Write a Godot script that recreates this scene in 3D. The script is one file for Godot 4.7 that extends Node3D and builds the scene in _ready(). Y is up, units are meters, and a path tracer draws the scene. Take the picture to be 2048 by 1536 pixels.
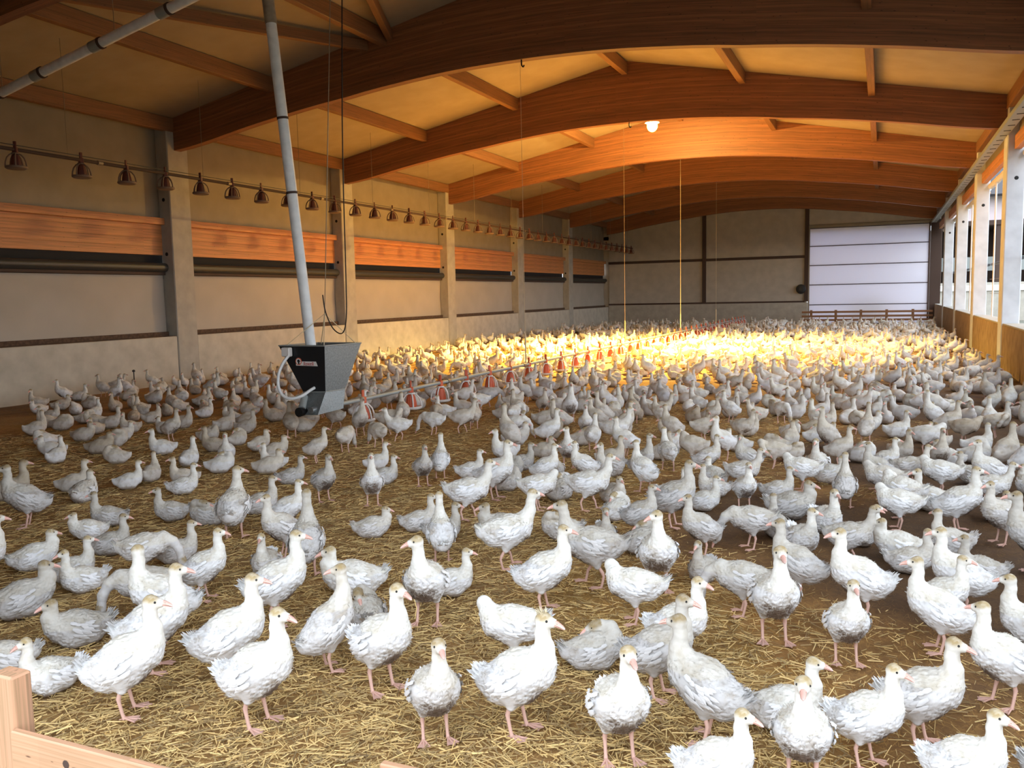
extends Node3D
# A goose barn: glulam arches on concrete columns, side curtains, two feeder lines, one warm lamp,
# daylight through the open front and the open window side, and a flock on straw.
const XL := -14.6      # inner face of the curtain wall
const XR := 2.4        # inner face of the window wall
const XM := -6.1       # ridge
const EAVE := 5.9
const RISE := 0.2055
const BAY := 6.65
const ZB := -48.3      # back wall
const ZF := -1.45      # front gable; the camera stands outside its open door

func _ready() -> void:
	# ---- camera ----
	var cam := Camera3D.new()
	cam.name = "camera"
	cam.transform = Transform3D(Basis(Vector3(.91904, -.020775, -.393617), Vector3(-.020971, .994619, -.101459), Vector3(.393606, .101499, .913659)).orthonormalized(), Vector3(0, 1.8, 0))
	cam.fov = rad_to_deg(2.0 * atan(768.0 / 1720.0))
	cam.near = 0.05
	cam.far = 300.0
	add_child(cam)
	cam.current = true
	# ---- sky: bright overcast ----
	var env := Environment.new()
	env.background_mode = Environment.BG_SKY
	var sky := ProceduralSkyMaterial.new()
	sky.sky_top_color = Color(.85, .89, .95)
	sky.sky_horizon_color = Color(.88, .905, .945)
	sky.sky_curve = 0.25
	sky.ground_horizon_color = Color(.55, .56, .56)
	sky.ground_bottom_color = Color(.42, .42, .40)
	env.sky = Sky.new()
	env.sky.sky_material = sky
	env.background_energy_multiplier = 1.0
	env.tonemap_mode = Environment.TONE_MAPPER_LINEAR
	env.tonemap_exposure = 5.0
	env.sdfgi_enabled = true
	env.ssao_enabled = true
	env.ssil_enabled = true
	var we := WorldEnvironment.new()
	we.name = "sky"
	we.environment = env
	add_child(we)
	# ---- the place, large to small ----
	make_materials()
	build_floor()
	build_roof()
	build_columns()
	build_wall_left()
	build_wall_right()
	build_wall_back()
	build_wall_front()
	build_outside()
	build_arches()
	build_lamp(Vector3(XM, 6.52, -24.6))
	build_feed_lines()
	build_hopper()
	build_pipes()
	build_fences()
	build_small()
	build_flock()
	build_straw()
const FLOCK := [
	["alert_d", 0.37, -2.77, 0.39, 0.84, 1, "second standing goose in front of the bottom corner goose, facing the camera"],
	["alert", -0.48, -2.83, 1.39, 0.84, 1, "white goose at the bottom edge with a big orange bill and raised white tail"],
	["alert_d", -0.23, -3.11, 0.07, 0.95, 1, "goose facing the camera at the bottom edge, pear shaped white breast"],
	["alert", 0.30, -3.14, 1.13, 0.84, 1, "goose at the bottom corner by the windows, tail fluff spread towards the flock"],
	["alert_d", -0.89, -3.05, 0.60, 1.03, 1, "goose walking straight at the camera in front, brown crown, one foot forward"],
	["alert", 0.63, -3.25, 1.38, 0.84, 1, "first standing goose on the window side of the bottom corner goose, facing the windows"],
	["alert_d", -1.63, -2.93, 0.73, 0.96, 1, "short-necked goose in the very front, facing the camera with feet apart on straw"],
	["alert", -0.01, -3.36, 1.19, 0.87, 1, "large fluffy white goose in the front corner with open wing feathers, head bent down"],
	["alert_m", -0.63, -3.33, -1.73, 1.03, 1, "brown-crowned goose with fluffy grey wing, facing the curtain wall beside the head-on front goose"],
	["alert", -1.33, -3.12, 1.54, 1.08, 1, "big white goose in front with a ragged crest of down on its head"],
	["sit", -0.32, -3.57, 1.66, 0.90, 1, "goose whose curved neck shows behind the pear-shaped goose"],
	["alert", 0.19, -3.59, 1.34, 0.95, 1, "goose with a tan crown and long S neck behind the fluffy corner goose"],
	["alert", -2.39, -2.78, 1.67, 1.08, 1, "big white goose stepping towards the camera on straw, turned three-quarters to the windows"],
	["alert", -0.87, -3.64, 1.54, 0.99, 1, "goose with long neck rising behind the bent-billed one, pale pink bill"],
	["alert", -2.07, -3.25, 1.30, 1.08, 1, "goose turned three-quarters to the camera with a straw hanging from its pink bill"],
	["alert", -3.00, -2.66, 2.16, 1.08, 1, "white goose standing side-on behind the pale fence board, its stubby tail low"],
	["sleep", -1.24, -3.85, 2.06, 0.92, 1, "grey-white goose seen rump first with loose wing feathers, beside the crested goose"],
	["preen_m", -1.63, -3.70, -1.16, 0.92, 1, "white goose curling its neck right round to preen its breast, behind the crested goose"],
	["alert", -0.86, -3.97, 1.35, 0.95, 1, "first standing goose behind the long-necked goose, facing the windows"],
	["glance_m", 0.50, -4.07, -0.99, 0.95, 1, "big goose cut by the window-side edge, head turned back to the flock"],
	["alert", -2.78, -3.06, 2.13, 1.08, 1, "white goose standing side-on directly behind the striding front goose, orange bill level"],
	["back", -2.44, -3.36, 2.64, 0.96, 1, "goose with its head turned backwards over its shoulder, ragged wing, dark legs"],
	["alert_d", -0.12, -4.29, 0.29, 0.91, 1, "goose facing the camera with an almost black patch under its breast"],
	["alert", -3.24, -3.05, 2.21, 1.08, 1, "white goose half hidden behind the goose at the fence board, head higher"],
	["alert_d", -0.47, -4.43, 0.32, 1.10, 1, "pear-bodied goose walking to the camera, brown belly, long white neck"],
	["sit", -3.56, -2.69, -0.21, 0.84, 1, "white goose sitting against the near fence post, bill pointing down"],
	["preen_m", -1.22, -4.45, -1.39, 0.92, 1, "rounded goose bent over preening, no head showing, dirty flank"],
	["alert_m", 0.28, -4.60, -1.60, 0.96, 1, "white-faced goose standing side-on, facing the curtain wall, with clean round wing"],
	["glance_d_m", -2.28, -4.03, 0.25, 1.08, 1, "goose facing the camera with muddy brown belly and head turned aside, on open straw"],
	["sleep", -2.58, -3.90, -2.56, 0.92, 1, "grey goose sitting hidden behind the straw-chewing goose"],
	["alert", -1.73, -4.46, 1.77, 1.03, 1, "white goose with yellowish chest and bright wing patch, standing side-on before the ragged-winged goose"],
	["sit", -3.95, -2.75, -0.52, 0.84, 1, "goose cut off by the picture edge above the near fence post"],
	["graze_m", -0.69, -4.77, -1.51, 0.92, 1, "grey goose with lowered neck, its back to the pear-bodied walking goose"],
	["glance_m", -3.51, -3.34, -0.94, 1.08, 1, "white goose with straight upright neck and turned head, in the huddle behind the fence goose"],
	["alert", -3.06, -3.76, 2.08, 1.08, 1, "large white goose side-on with long thick neck, right behind the striding front goose's neighbour"],
	["alert", 0.33, -4.91, 1.50, 0.84, 1, "second standing goose in front of the cream-necked goose, facing the windows"],
	["alert_m", -0.09, -4.92, -1.20, 1.04, 1, "white goose in three-quarter view with dark stained breast and splayed feet"],
	["sit", 0.73, -4.92, -1.72, 0.96, 1, "first sitting goose on the window side of the white-faced goose, facing the curtain wall"],
	["sitlow", -3.92, -3.14, -0.50, 0.98, 1, "scruffy grey-backed goose, neck drawn back, behind the goose sitting at the post"],
	["sit", -2.37, -4.53, 1.97, 0.83, 1, "white goose sitting close behind the muddy-bellied centre goose, neck curved like a swan"],
	["glance_d_m", -1.21, -4.97, 0.33, 1.08, 1, "goose facing the camera, dark stained belly, bill turned aside, in the middle of the flock"],
	["alert_m", -0.43, -5.13, -1.63, 0.96, 1, "goose with a yellow cap, bending its head beside the pear-bodied walking goose"],
	["walk_m", -1.62, -4.95, -1.39, 1.12, 1, "tall goose leaning, facing the curtain wall, tail sticking out towards the windows"],
	["alert_m", 0.42, -5.20, -1.48, 0.98, 1, "goose with thick cream neck facing the curtain wall, behind the white-faced goose"],
	["sitlow", -2.96, -4.31, -0.97, 1.12, 1, "goose sitting with neck folded down and white tail cocked towards the windows"],
	["graze", -3.86, -3.55, -0.66, 0.92, 1, "large grey-bodied goose reaching its yellowish neck down to the litter"],
	["sit", -1.00, -5.28, -0.16, 0.81, 1, "first sitting goose on the window side of the dark-bellied tall goose, facing the camera"],
	["alert", -3.74, -3.92, 2.07, 0.90, 1, "white goose with brownish flanks standing side-on between the reaching goose and the trotting pair"],
	["walk", -2.25, -5.11, 2.33, 1.08, 1, "large ragged-winged goose standing side-on with tail fluffed, in the middle of the flock"],
	["tall", -3.44, -4.52, -2.67, 1.03, 1, "goose seen from behind with stretched thin neck, next to the breast-on sitting goose"],
	["sitlow", -4.59, -3.36, 2.68, 1.08, 1, "second huddled goose on the curtain side of the reaching goose, facing the windows"],
	["tall", -2.74, -5.08, -2.56, 0.87, 1, "goose seen from behind with stretched straight neck and yellowish nape, on open litter"],
	["sit", -3.73, -4.46, 0.44, 0.86, 1, "white goose sitting facing the camera with its bill on its breast"],
	["sit", 0.58, -5.83, -1.41, 0.84, 1, "first sitting goose on the curtain side of the grey-bellied edge goose, facing the curtain wall"],
	["alert_m", -1.12, -5.80, -0.94, 0.88, 1, "second standing goose in front of the tall grey-backed goose, facing the curtain wall"],
	["sit", 0.21, -5.90, 1.53, 0.84, 1, "first sitting goose in front of the hoop-shaped goose, facing the windows"],
	["walk", -0.16, -5.93, 1.60, 0.84, 1, "first stepping goose in front of the hoop-shaped goose, facing the windows"],
	["sleep", -1.50, -5.76, 2.17, 0.92, 1, "first sleeping goose in front of the tall grey-backed goose, facing the windows"],
	["sit", -4.62, -3.77, -0.34, 0.84, 1, "second sitting goose on the curtain side of the yellow arched-neck goose, facing the curtain wall"],
	["graze", -4.41, -4.10, 2.22, 0.92, 1, "goose with a bright yellow arched neck bent down in the huddle"],
	["graze_m", -0.82, -6.06, -1.18, 0.92, 1, "first head-down goose on the window side of the tall grey-backed goose, facing the curtain wall"],
	["sit", -1.82, -5.85, 0.48, 0.84, 1, "first sitting goose on the curtain side of the tall grey-backed goose, facing the camera"],
	["alert_m", 0.90, -6.07, -1.54, 1.07, 1, "large goose at the window-side edge with dark grey belly, stretching forwards"],
	["sitlook", -0.47, -6.14, 0.60, 0.93, 1, "first sitting head-turned goose on the curtain side of the hoop-shaped goose, facing the camera"],
	["alert", -3.87, -4.80, -0.54, 0.94, 1, "first standing goose behind the breast-on sitting goose, facing the curtain wall"],
	["sitlow", 0.13, -6.17, -1.45, 0.97, 1, "first huddled goose in front of the hoop-shaped goose, facing the curtain wall"],
	["sit", -4.84, -3.91, 2.46, 0.84, 1, "first sitting goose on the curtain side of the yellow arched-neck goose, facing the windows"],
	["alert", -5.16, -3.50, 2.55, 1.03, 1, "goose whose pink bill alone pokes in at the picture edge"],
	["sleep", -2.17, -5.87, -1.22, 0.92, 1, "first sleeping goose on the window side of the bowed-head goose, facing the curtain wall"],
	["sitlow", -2.58, -5.71, -0.97, 1.03, 1, "goose sitting with head bowed and bill down, facing the curtain wall"],
	["alert", -1.60, -6.07, 1.48, 0.84, 1, "first standing goose on the curtain side of the tall grey-backed goose, facing the windows"],
	["sit", -2.97, -5.56, 1.89, 0.84, 1, "goose sitting beside the yellow-naped goose, facing the windows"],
	["sit", -4.48, -4.46, 2.36, 0.84, 1, "first sitting goose behind the yellow arched-neck goose, facing the windows"],
	["sitlook_m", 0.46, -6.40, -1.25, 0.88, 1, "first sitting head-turned goose in front of the damp-litter goose, facing the curtain wall"],
	["sit", -0.09, -6.44, 1.76, 0.84, 1, "first sitting goose on the curtain side of the hoop-shaped goose, facing the windows"],
	["sitlow", -3.52, -5.46, 2.06, 0.84, 1, "goose sitting side-on with neck folded, nearer one of a pair on open litter"],
	["sit_m", -0.69, -6.48, -2.81, 0.86, 1, "first sitting goose in front of the slender-necked goose, facing the far wall"],
	["sit", -3.27, -5.73, 2.09, 0.84, 1, "goose sitting side-on with raised head, just behind another on open litter"],
	["alert", -1.43, -6.45, 1.62, 1.08, 1, "tall goose with upright neck and grey back, standing side-on behind the dark-bellied tall goose"],
	["sitlow", -5.33, -4.01, 2.67, 0.93, 1, "first huddled goose in front of the pink-legged edge goose, facing the windows"],
	["sit", -0.35, -6.71, 0.58, 1.00, 1, "first sitting goose in front of the narrow rear-view goose, facing the camera"],
	["sit", -5.11, -4.45, 2.25, 0.84, 1, "second sitting goose behind the yellow arched-neck goose, facing the windows"],
	["alert", -4.21, -5.33, 2.06, 0.86, 1, "first standing goose on the window side of the plump turned-away goose, facing the windows"],
	["glance_m", -4.52, -5.07, -2.67, 1.10, 1, "plump goose seen from behind, head in profile, at the edge of bare litter"],
	["alert", 0.79, -6.75, -0.95, 0.92, 1, "first standing goose on the window side of the damp-litter goose, facing the curtain wall"],
	["sleep", -1.92, -6.56, 2.83, 0.90, 1, "first sleeping goose on the window side of the walking fluffed goose, facing the far wall"],
	["walk", -3.05, -6.16, 2.03, 1.03, 1, "goose leaning forwards with outstretched neck, crossing in front of the upright goose"],
	["preen_m", 0.14, -6.92, -1.59, 0.92, 1, "goose arched over with its neck tucked beneath, like a white hoop"],
	["alert", 0.56, -7.00, 1.49, 1.01, 1, "goose standing side-on, clear of the others on dark damp litter by the windows"],
	["sitlow", -0.62, -7.05, 1.57, 1.10, 1, "first huddled goose on the window side of the slender-necked goose, facing the windows"],
	["walk", -2.21, -6.74, 1.71, 1.02, 1, "white goose side-on with spread tail fluff, walking before a dark-stained sitting one"],
	["preen", -2.62, -6.62, 1.95, 0.92, 1, "white goose with its neck looped down to its side, wing feathers ragged"],
	["sit", -1.32, -7.08, 1.76, 0.84, 1, "first sitting goose on the curtain side of the slender-necked goose, facing the windows"],
	["alert_d", -1.01, -7.17, 0.49, 0.84, 1, "slender goose facing the camera with slim white neck"],
	["preen_m", 0.17, -7.30, -2.00, 0.98, 1, "first preening goose behind the hoop-shaped goose, facing the curtain wall"],
	["sitlow", -5.62, -4.67, -0.61, 0.80, 1, "first huddled goose on the window side of the pink-legged edge goose, facing the curtain wall"],
	["sleep", -5.04, -5.33, -1.16, 0.92, 1, "goose tucked up asleep beside the lone sitting goose"],
	["sitlow", -2.10, -7.05, 0.81, 0.92, 1, "first huddled goose on the window side of the walking fluffed goose, facing the camera"],
	["tall_d", -4.06, -6.29, 0.57, 0.89, 1, "wide-legged goose facing the camera, dark muddy underside, neck stretched"],
	["tall", -0.25, -7.49, -3.07, 0.84, 1, "goose seen from behind, narrow and upright, with yellowish nape, towards the windows"],
	["sitlow_m", 0.86, -7.45, 0.44, 0.91, 1, "first huddled goose on the window side of the damp-litter goose, facing the camera"],
	["alert", -3.12, -6.85, 1.74, 1.10, 1, "goose standing side-on, upright and clean, with legs in step beside a leaning one"],
	["sit", -4.84, -5.77, 2.27, 0.93, 1, "first sitting goose on the curtain side of the slim walking goose, facing the windows"],
	["sleep", -2.59, -7.07, 2.69, 0.95, 1, "first sleeping goose behind the looped-neck goose, facing the windows"],
	["sit", -1.64, -7.36, 1.79, 0.84, 1, "third sitting goose on the curtain side of the slender-necked goose, facing the windows"],
	["sit", -5.43, -5.33, -0.69, 0.84, 1, "goose sitting alone on open litter with neck raised, facing the curtain wall"],
	["sit", 0.39, -7.65, -1.20, 0.99, 1, "first sitting goose behind the hoop-shaped goose, facing the curtain wall"],
	["sit", -5.81, -5.03, -0.85, 0.84, 1, "grey-backed goose sitting alone facing the curtain wall, near the lone sitting goose"],
	["sit", -1.35, -7.58, -1.22, 0.84, 1, "second sitting goose on the curtain side of the slender-necked goose, facing the curtain wall"],
	["sit", -0.79, -7.66, 1.67, 0.84, 1, "first sitting goose on the window side of the slender-necked goose, facing the windows"],
	["alert_d", -4.56, -6.29, 1.15, 0.90, 1, "slim goose walking away from the hopper, seen from the front on thin legs"],
	["alert", -1.97, -7.55, -2.15, 0.95, 1, "first standing goose on the window side of the walking fluffed goose, facing the far wall"],
	["preen_m", 0.04, -7.83, -1.58, 0.92, 1, "first preening goose on the window side of the narrow rear-view goose, facing the curtain wall"],
	["walk", 0.86, -7.85, 1.46, 0.82, 1, "first stepping goose behind the damp-litter goose, facing the windows"],
	["sleep", -3.18, -7.23, 1.99, 0.92, 1, "first sleeping goose behind the upright goose, facing the windows"],
	["walk", -1.11, -7.83, 1.62, 0.85, 1, "first stepping goose behind the slender-necked goose, facing the windows"],
	["alert", -6.41, -4.75, -0.72, 1.08, 1, "large grey-white goose on pink legs, cut by the picture edge on the curtain side"],
	["alert", -2.89, -7.48, 1.94, 0.84, 1, "first standing goose on the window side of the upright goose, facing the windows"],
	["preen_m", -0.64, -8.01, -1.53, 0.92, 1, "first preening goose on the curtain side of the narrow rear-view goose, facing the curtain wall"],
	["alert", -2.60, -7.72, -1.07, 0.84, 1, "first standing goose behind the walking fluffed goose, facing the curtain wall"],
	["sitlow_m", -1.42, -8.05, -2.37, 0.91, 1, "first huddled goose behind the slender-necked goose, facing the far wall"],
	["alert_d", -4.02, -7.13, 0.77, 0.85, 1, "goose facing the camera with brown belly, on bare litter before the feed pans"],
	["alert_m", -0.01, -8.22, -1.18, 0.91, 1, "first standing goose behind the narrow rear-view goose, facing the curtain wall"],
	["preen_m", 0.49, -8.22, -1.63, 0.92, 1, "first preening goose in front of the black-bellied window goose, facing the curtain wall"],
	["tall_m", -2.09, -7.99, 1.39, 0.87, 1, "first stretched standing goose behind the walking fluffed goose, facing the windows"],
	["sit", -4.44, -7.13, 1.78, 0.84, 1, "first sitting goose on the curtain side of the brown-bellied goose, facing the windows"],
	["alert", 0.88, -8.37, -1.23, 0.98, 1, "second standing goose on the window side of the black-bellied window goose, facing the curtain wall"],
	["sit_m", -2.96, -7.90, 0.41, 0.89, 1, "first sitting goose on the window side of the upright goose, facing the camera"],
	["sleep", -3.38, -7.77, 2.00, 0.90, 1, "second sleeping goose behind the upright goose, facing the windows"],
	["walk", 0.27, -8.47, 1.54, 0.84, 1, "first stepping goose on the curtain side of the black-bellied window goose, facing the windows"],
	["sitlow", -0.41, -8.47, 1.79, 0.91, 1, "first huddled goose behind the narrow rear-view goose, facing the windows"],
	["sit", -2.47, -8.12, -0.56, 1.02, 1, "first sitting goose behind the walking fluffed goose, facing the curtain wall"],
	["tall", -4.02, -7.48, -2.82, 0.84, 1, "goose seen from the rear on bare litter in front of the feed pans"],
	["sit", -3.75, -7.63, 2.03, 0.84, 1, "first sitting goose on the window side of the rear-view goose, facing the windows"],
	["alert", -1.54, -8.42, 1.75, 0.84, 1, "first standing goose behind the slender-necked goose, facing the windows"],
	["glance", -1.18, -8.52, -1.08, 0.84, 1, "first standing head-turned goose behind the slender-necked goose, facing the curtain wall"],
	["sitlow", 1.20, -8.53, -2.82, 0.86, 1, "first huddled goose on the window side of the black-bellied window goose, facing the far wall"],
	["sit", -6.06, -6.15, 2.35, 0.84, 1, "small clean goose sitting at the end of the resting group, neck in an S"],
	["sit", -5.33, -6.83, 2.23, 0.83, 1, "first sitting goose behind the slim walking goose, facing the windows"],
	["alert", 0.06, -8.72, 1.56, 0.84, 1, "first standing goose on the curtain side of the black-bellied window goose, facing the windows"],
	["walk", -1.97, -8.53, -2.66, 0.90, 1, "second stepping goose behind the slender-necked goose, facing the far wall"],
	["sitlow", -6.75, -5.62, -2.79, 0.98, 1, "first huddled goose on the curtain side of the curved-neck resting goose, facing the far wall"],
	["sit", -3.41, -8.15, 1.97, 0.84, 1, "third sitting goose on the window side of the rear-view goose, facing the windows"],
	["sit", 0.78, -8.84, -1.66, 0.84, 1, "first sitting goose on the window side of the black-bellied window goose, facing the curtain wall"],
	["glance_m", -2.98, -8.36, 0.31, 0.92, 1, "first standing head-turned goose on the window side of the upright goose, facing the camera"],
	["sit", -0.56, -8.94, -0.11, 1.02, 1, "first sitting goose behind the narrow rear-view goose, facing the camera"],
	["preen", -0.99, -8.95, -1.44, 0.86, 0, "first preening goose behind the slender-necked goose, facing the curtain wall"],
	["sit", -2.60, -8.67, 1.86, 0.92, 0, "second sitting goose in front of the tall goose before the pans, facing the windows"],
	["sit", -6.38, -6.46, -0.79, 0.84, 0, "first sitting goose behind the S-necked resting goose, facing the curtain wall"],
	["preen_m", -1.80, -8.93, -1.80, 0.93, 0, "second preening goose behind the slender-necked goose, facing the curtain wall"],
	["sit", -4.90, -7.72, 2.49, 0.84, 0, "first sitting goose in front of the goose feeding at the first pan, facing the windows"],
	["sit", -6.77, -6.16, 2.40, 0.80, 0, "goose sitting side-on with a curved white neck, on the front edge of the resting group"],
	["tall", 1.27, -9.07, 1.82, 0.98, 0, "first stretched standing goose on the window side of the black-bellied window goose, facing the windows"],
	["sit", -7.47, -5.42, 2.51, 1.08, 0, "first sitting goose behind the pink-legged edge goose, facing the windows"],
	["tall_d", 0.55, -9.21, 0.20, 0.84, 0, "goose facing the camera with stretched neck and black-brown belly near the windows"],
	["sit", -7.19, -5.88, 2.46, 0.91, 0, "first sitting goose on the curtain side of the curved-neck resting goose, facing the windows"],
	["alert", -0.36, -9.29, 1.61, 0.86, 0, "third standing goose on the curtain side of the black-bellied window goose, facing the windows"],
	["sitlow", -5.90, -7.19, 2.26, 0.92, 0, "fourth huddled goose on the curtain side of the goose feeding at the first pan"],
	["alert_m", -1.54, -9.22, -0.66, 1.00, 0, "second standing goose behind the slender-necked goose, facing the curtain wall"],
	["sitlook", -2.17, -9.14, 2.17, 0.88, 0, "second sitting head-turned goose on the window side of the tall goose before the pans"],
	["sitlook", -6.83, -6.49, -2.85, 0.84, 0, "first sitting head-turned goose on the window side of the curved-neck resting goose, facing far wall"],
	["alert", -2.59, -9.11, -1.45, 0.93, 0, "fourth standing goose in front of the tall goose before the pans, facing the curtain wall"],
	["sit_m", -3.85, -8.67, -0.67, 1.01, 0, "second sitting goose on the window side of the rear-view goose, facing the curtain wall"],
	["sleep_m", -0.84, -9.48, 2.06, 0.87, 0, "second sleeping goose behind the narrow rear-view goose, facing the windows"],
	["alert_m", 1.14, -9.45, 2.52, 0.99, 0, "first standing goose on the window side of the black-bellied window goose, facing the far wall"],
	["sitlow_m", -3.45, -8.87, 1.40, 0.89, 0, "second huddled goose in front of the tall goose before the pans, facing the windows"],
	["sit", -6.03, -7.40, -0.89, 0.84, 0, "first sitting goose on the curtain side of the goose feeding at the first pan"],
	["sleep", -6.44, -7.08, 2.31, 0.92, 0, "first sleeping goose behind the S-necked resting goose, facing the windows"],
	["sleep_m", -0.16, -9.64, 1.32, 0.95, 0, "first sleeping goose on the curtain side of the black-bellied window goose, facing the windows"],
	["sitlow_m", 0.64, -9.65, -1.91, 0.93, 0, "first huddled goose behind the black-bellied window goose, facing the curtain wall"],
	["alert", -5.73, -7.80, 2.20, 0.83, 0, "first standing goose on the curtain side of the goose feeding at the first pan"],
	["walk", -3.02, -9.32, -3.04, 0.91, 0, "second stepping goose in front of the tall goose before the pans, facing the far wall"],
	["sit_m", 0.22, -9.92, 0.78, 0.95, 0, "first sitting goose on the curtain side of the black-bellied window goose, facing the windows"],
	["tall", -3.97, -9.11, -1.99, 1.02, 0, "first stretched standing goose on the window side of the goose feeding at the second pan"],
	["tall", -0.52, -9.92, -0.82, 0.99, 0, "second stretched standing goose on the curtain side of the black-bellied window goose, facing curtain wall"],
	["sitlow_m", -1.48, -9.86, -1.77, 0.93, 0, "second huddled goose behind the slender-necked goose, facing the curtain wall"],
	["sleep", -1.07, -9.92, -1.46, 0.92, 0, "second sleeping goose behind the slender-necked goose, facing the curtain wall"],
	["sleep", 0.93, -9.93, 1.48, 0.92, 0, "first sleeping goose on the window side of the black-bellied window goose, facing the windows"],
	["sleep_m", -2.18, -9.81, 2.94, 0.96, 0, "second sleeping goose on the window side of the tall goose before the pans"],
	["sleep", 1.33, -9.98, -1.70, 0.92, 0, "second sleeping goose on the window side of the black-bellied window goose, facing the curtain wall"],
	["sit", -7.08, -7.28, -2.89, 0.92, 0, "second sitting goose behind the S-necked resting goose, facing the far wall"],
	["walk_m", -2.87, -9.76, 1.75, 1.00, 0, "first stepping goose in front of the tall goose before the pans, facing the windows"],
	["sitlow", -6.40, -7.92, 2.56, 0.95, 0, "first huddled goose in front of the hopper, facing the windows"],
	["alert", -3.63, -9.53, 1.94, 0.94, 0, "goose standing side-on below the tall goose before the pans"],
	["preen", 0.48, -10.21, 1.19, 0.97, 0, "first preening goose behind the black-bellied window goose, facing the windows"],
	["graze", -5.80, -8.45, -3.03, 0.92, 0, "goose with its head in the first feed pan, seen from behind"],
	["sleep_m", -3.28, -9.77, 2.28, 0.97, 0, "first sleeping goose in front of the tall goose before the pans, facing the windows"],
	["sitlook_m", -0.48, -10.32, 0.17, 0.92, 0, "first sitting head-turned goose on the curtain side of the black-bellied window goose, facing the camera"],
	["sitlow", -4.05, -9.52, 2.26, 1.01, 0, "first huddled goose on the curtain side of the tall goose before the pans, facing windows"],
	["sit", -6.94, -7.72, 0.63, 0.93, 0, "third sitting goose behind the S-necked resting goose, facing the camera"],
	["sitlook", 0.99, -10.42, 1.81, 0.98, 0, "first sitting head-turned goose behind the black-bellied window goose, facing the windows"],
	["sitlow", -0.96, -10.43, 2.96, 1.00, 0, "third huddled goose on the curtain side of the black-bellied window goose, facing the far wall"],
	["graze", -5.61, -8.86, -2.09, 0.92, 0, "goose feeding from the window side of the first feed pan"],
	["glance", 1.54, -10.37, -1.76, 0.89, 0, "first standing head-turned goose on the window side of the black-bellied window goose, facing curtain wall"],
	["preen_m", -1.93, -10.32, 2.03, 0.90, 0, "first preening goose on the window side of the tall goose before the pans, facing windows"],
	["alert", -2.32, -10.26, -1.85, 0.92, 0, "second standing goose on the window side of the tall goose before the pans"],
	["walk_m", -1.50, -10.45, 1.11, 0.87, 0, "second stepping goose on the window side of the tall goose before the pans, facing windows"],
	["sitlook", 0.60, -10.67, -1.19, 0.88, 0, "second sitting head-turned goose behind the black-bellied window goose, facing the curtain wall"],
	["sleep_m", -8.01, -7.10, -0.91, 0.88, 0, "first sleeping goose behind the curved-neck resting goose, facing the curtain wall"],
	["alert_m", -2.92, -10.32, 2.55, 0.95, 0, "first standing goose on the window side of the tall goose before the pans, facing windows"],
	["sitlow_m", -3.80, -10.06, 2.31, 0.96, 0, "first huddled goose in front of the tall goose before the pans, facing the windows"],
	["sleep", -0.68, -10.73, 2.09, 0.91, 0, "second sleeping goose on the curtain side of the black-bellied window goose, facing the windows"],
	["tall_m", -0.14, -10.75, 2.87, 0.89, 0, "first stretched standing goose on the curtain side of the black-bellied window goose, facing far wall"],
	["graze_m", -4.24, -9.90, 1.80, 0.92, 0, "goose with lowered head and tail up, on litter before the fifth pan"],
	["alert_m", -3.41, -10.23, 0.38, 0.89, 0, "second standing goose in front of the tall goose before the pans, facing the camera"],
	["sitlow_m", -6.93, -8.29, 2.94, 0.91, 0, "second huddled goose on the curtain side of the hopper, facing the windows"],
	["walk", -5.62, -9.34, -0.99, 0.92, 0, "goose with tail fluffed, queueing behind the two feeding at the first pan"],
	["sitlow_m", -2.45, -10.67, -1.13, 0.87, 0, "second huddled goose on the window side of the tall goose before the pans"],
	["sit", -7.44, -8.05, -1.10, 0.92, 0, "third sitting goose on the curtain side of the hopper, facing the curtain wall"],
	["sitlow", -1.00, -10.92, 0.93, 0.88, 0, "fourth huddled goose on the curtain side of the black-bellied window goose, facing the windows"],
	["preen", 0.91, -10.98, 1.26, 0.91, 0, "second preening goose behind the black-bellied window goose, facing the windows"],
	["sit_m", -7.93, -7.71, -0.61, 0.94, 0, "first sitting goose behind the curved-neck resting goose, facing the curtain wall"],
	["sitlow", 0.52, -11.05, 1.04, 0.89, 0, "second huddled goose behind the black-bellied window goose, facing the windows"],
	["sit_m", -1.51, -10.98, 1.89, 0.88, 0, "second sitting goose on the window side of the tall goose before the pans, facing windows"],
	["sit_m", -3.04, -10.71, 0.29, 0.99, 0, "first sitting goose on the window side of the tall goose before the pans, facing camera"],
	["sitlook", -8.72, -6.92, -3.00, 0.87, 0, "first sitting head-turned goose on the curtain side of the curved-neck resting goose, facing far wall"],
	["sitlook", -1.98, -10.96, -0.33, 0.92, 0, "third sitting head-turned goose on the window side of the tall goose before the pans"],
	["glance", 1.57, -11.03, 1.07, 0.90, 0, "second standing head-turned goose on the window side of the black-bellied window goose, facing the windows"],
	["sleep_m", -4.45, -10.21, -1.03, 0.91, 0, "second sleeping goose on the curtain side of the tall goose before the pans"],
	["alert_m", -3.85, -10.50, -1.39, 0.92, 0, "first standing goose in front of the tall goose before the pans, facing the curtain wall"],
	["glance", -3.42, -10.72, -1.78, 0.92, 0, "first standing head-turned goose on the window side of the tall goose before the pans"],
	["graze", -5.41, -9.89, -1.56, 0.92, 0, "goose stretching its head into the second feed pan"],
	["sitlook_m", 0.21, -11.32, 1.86, 0.96, 0, "third sitting head-turned goose behind the black-bellied window goose, facing the windows"],
	["preen", -0.24, -11.33, -0.64, 0.92, 0, "first preening goose on the curtain side of the black-bellied window goose, facing the camera"],
	["sleep", -7.47, -8.53, 3.10, 0.90, 0, "second sleeping goose on the curtain side of the hopper, facing the far wall"],
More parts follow.
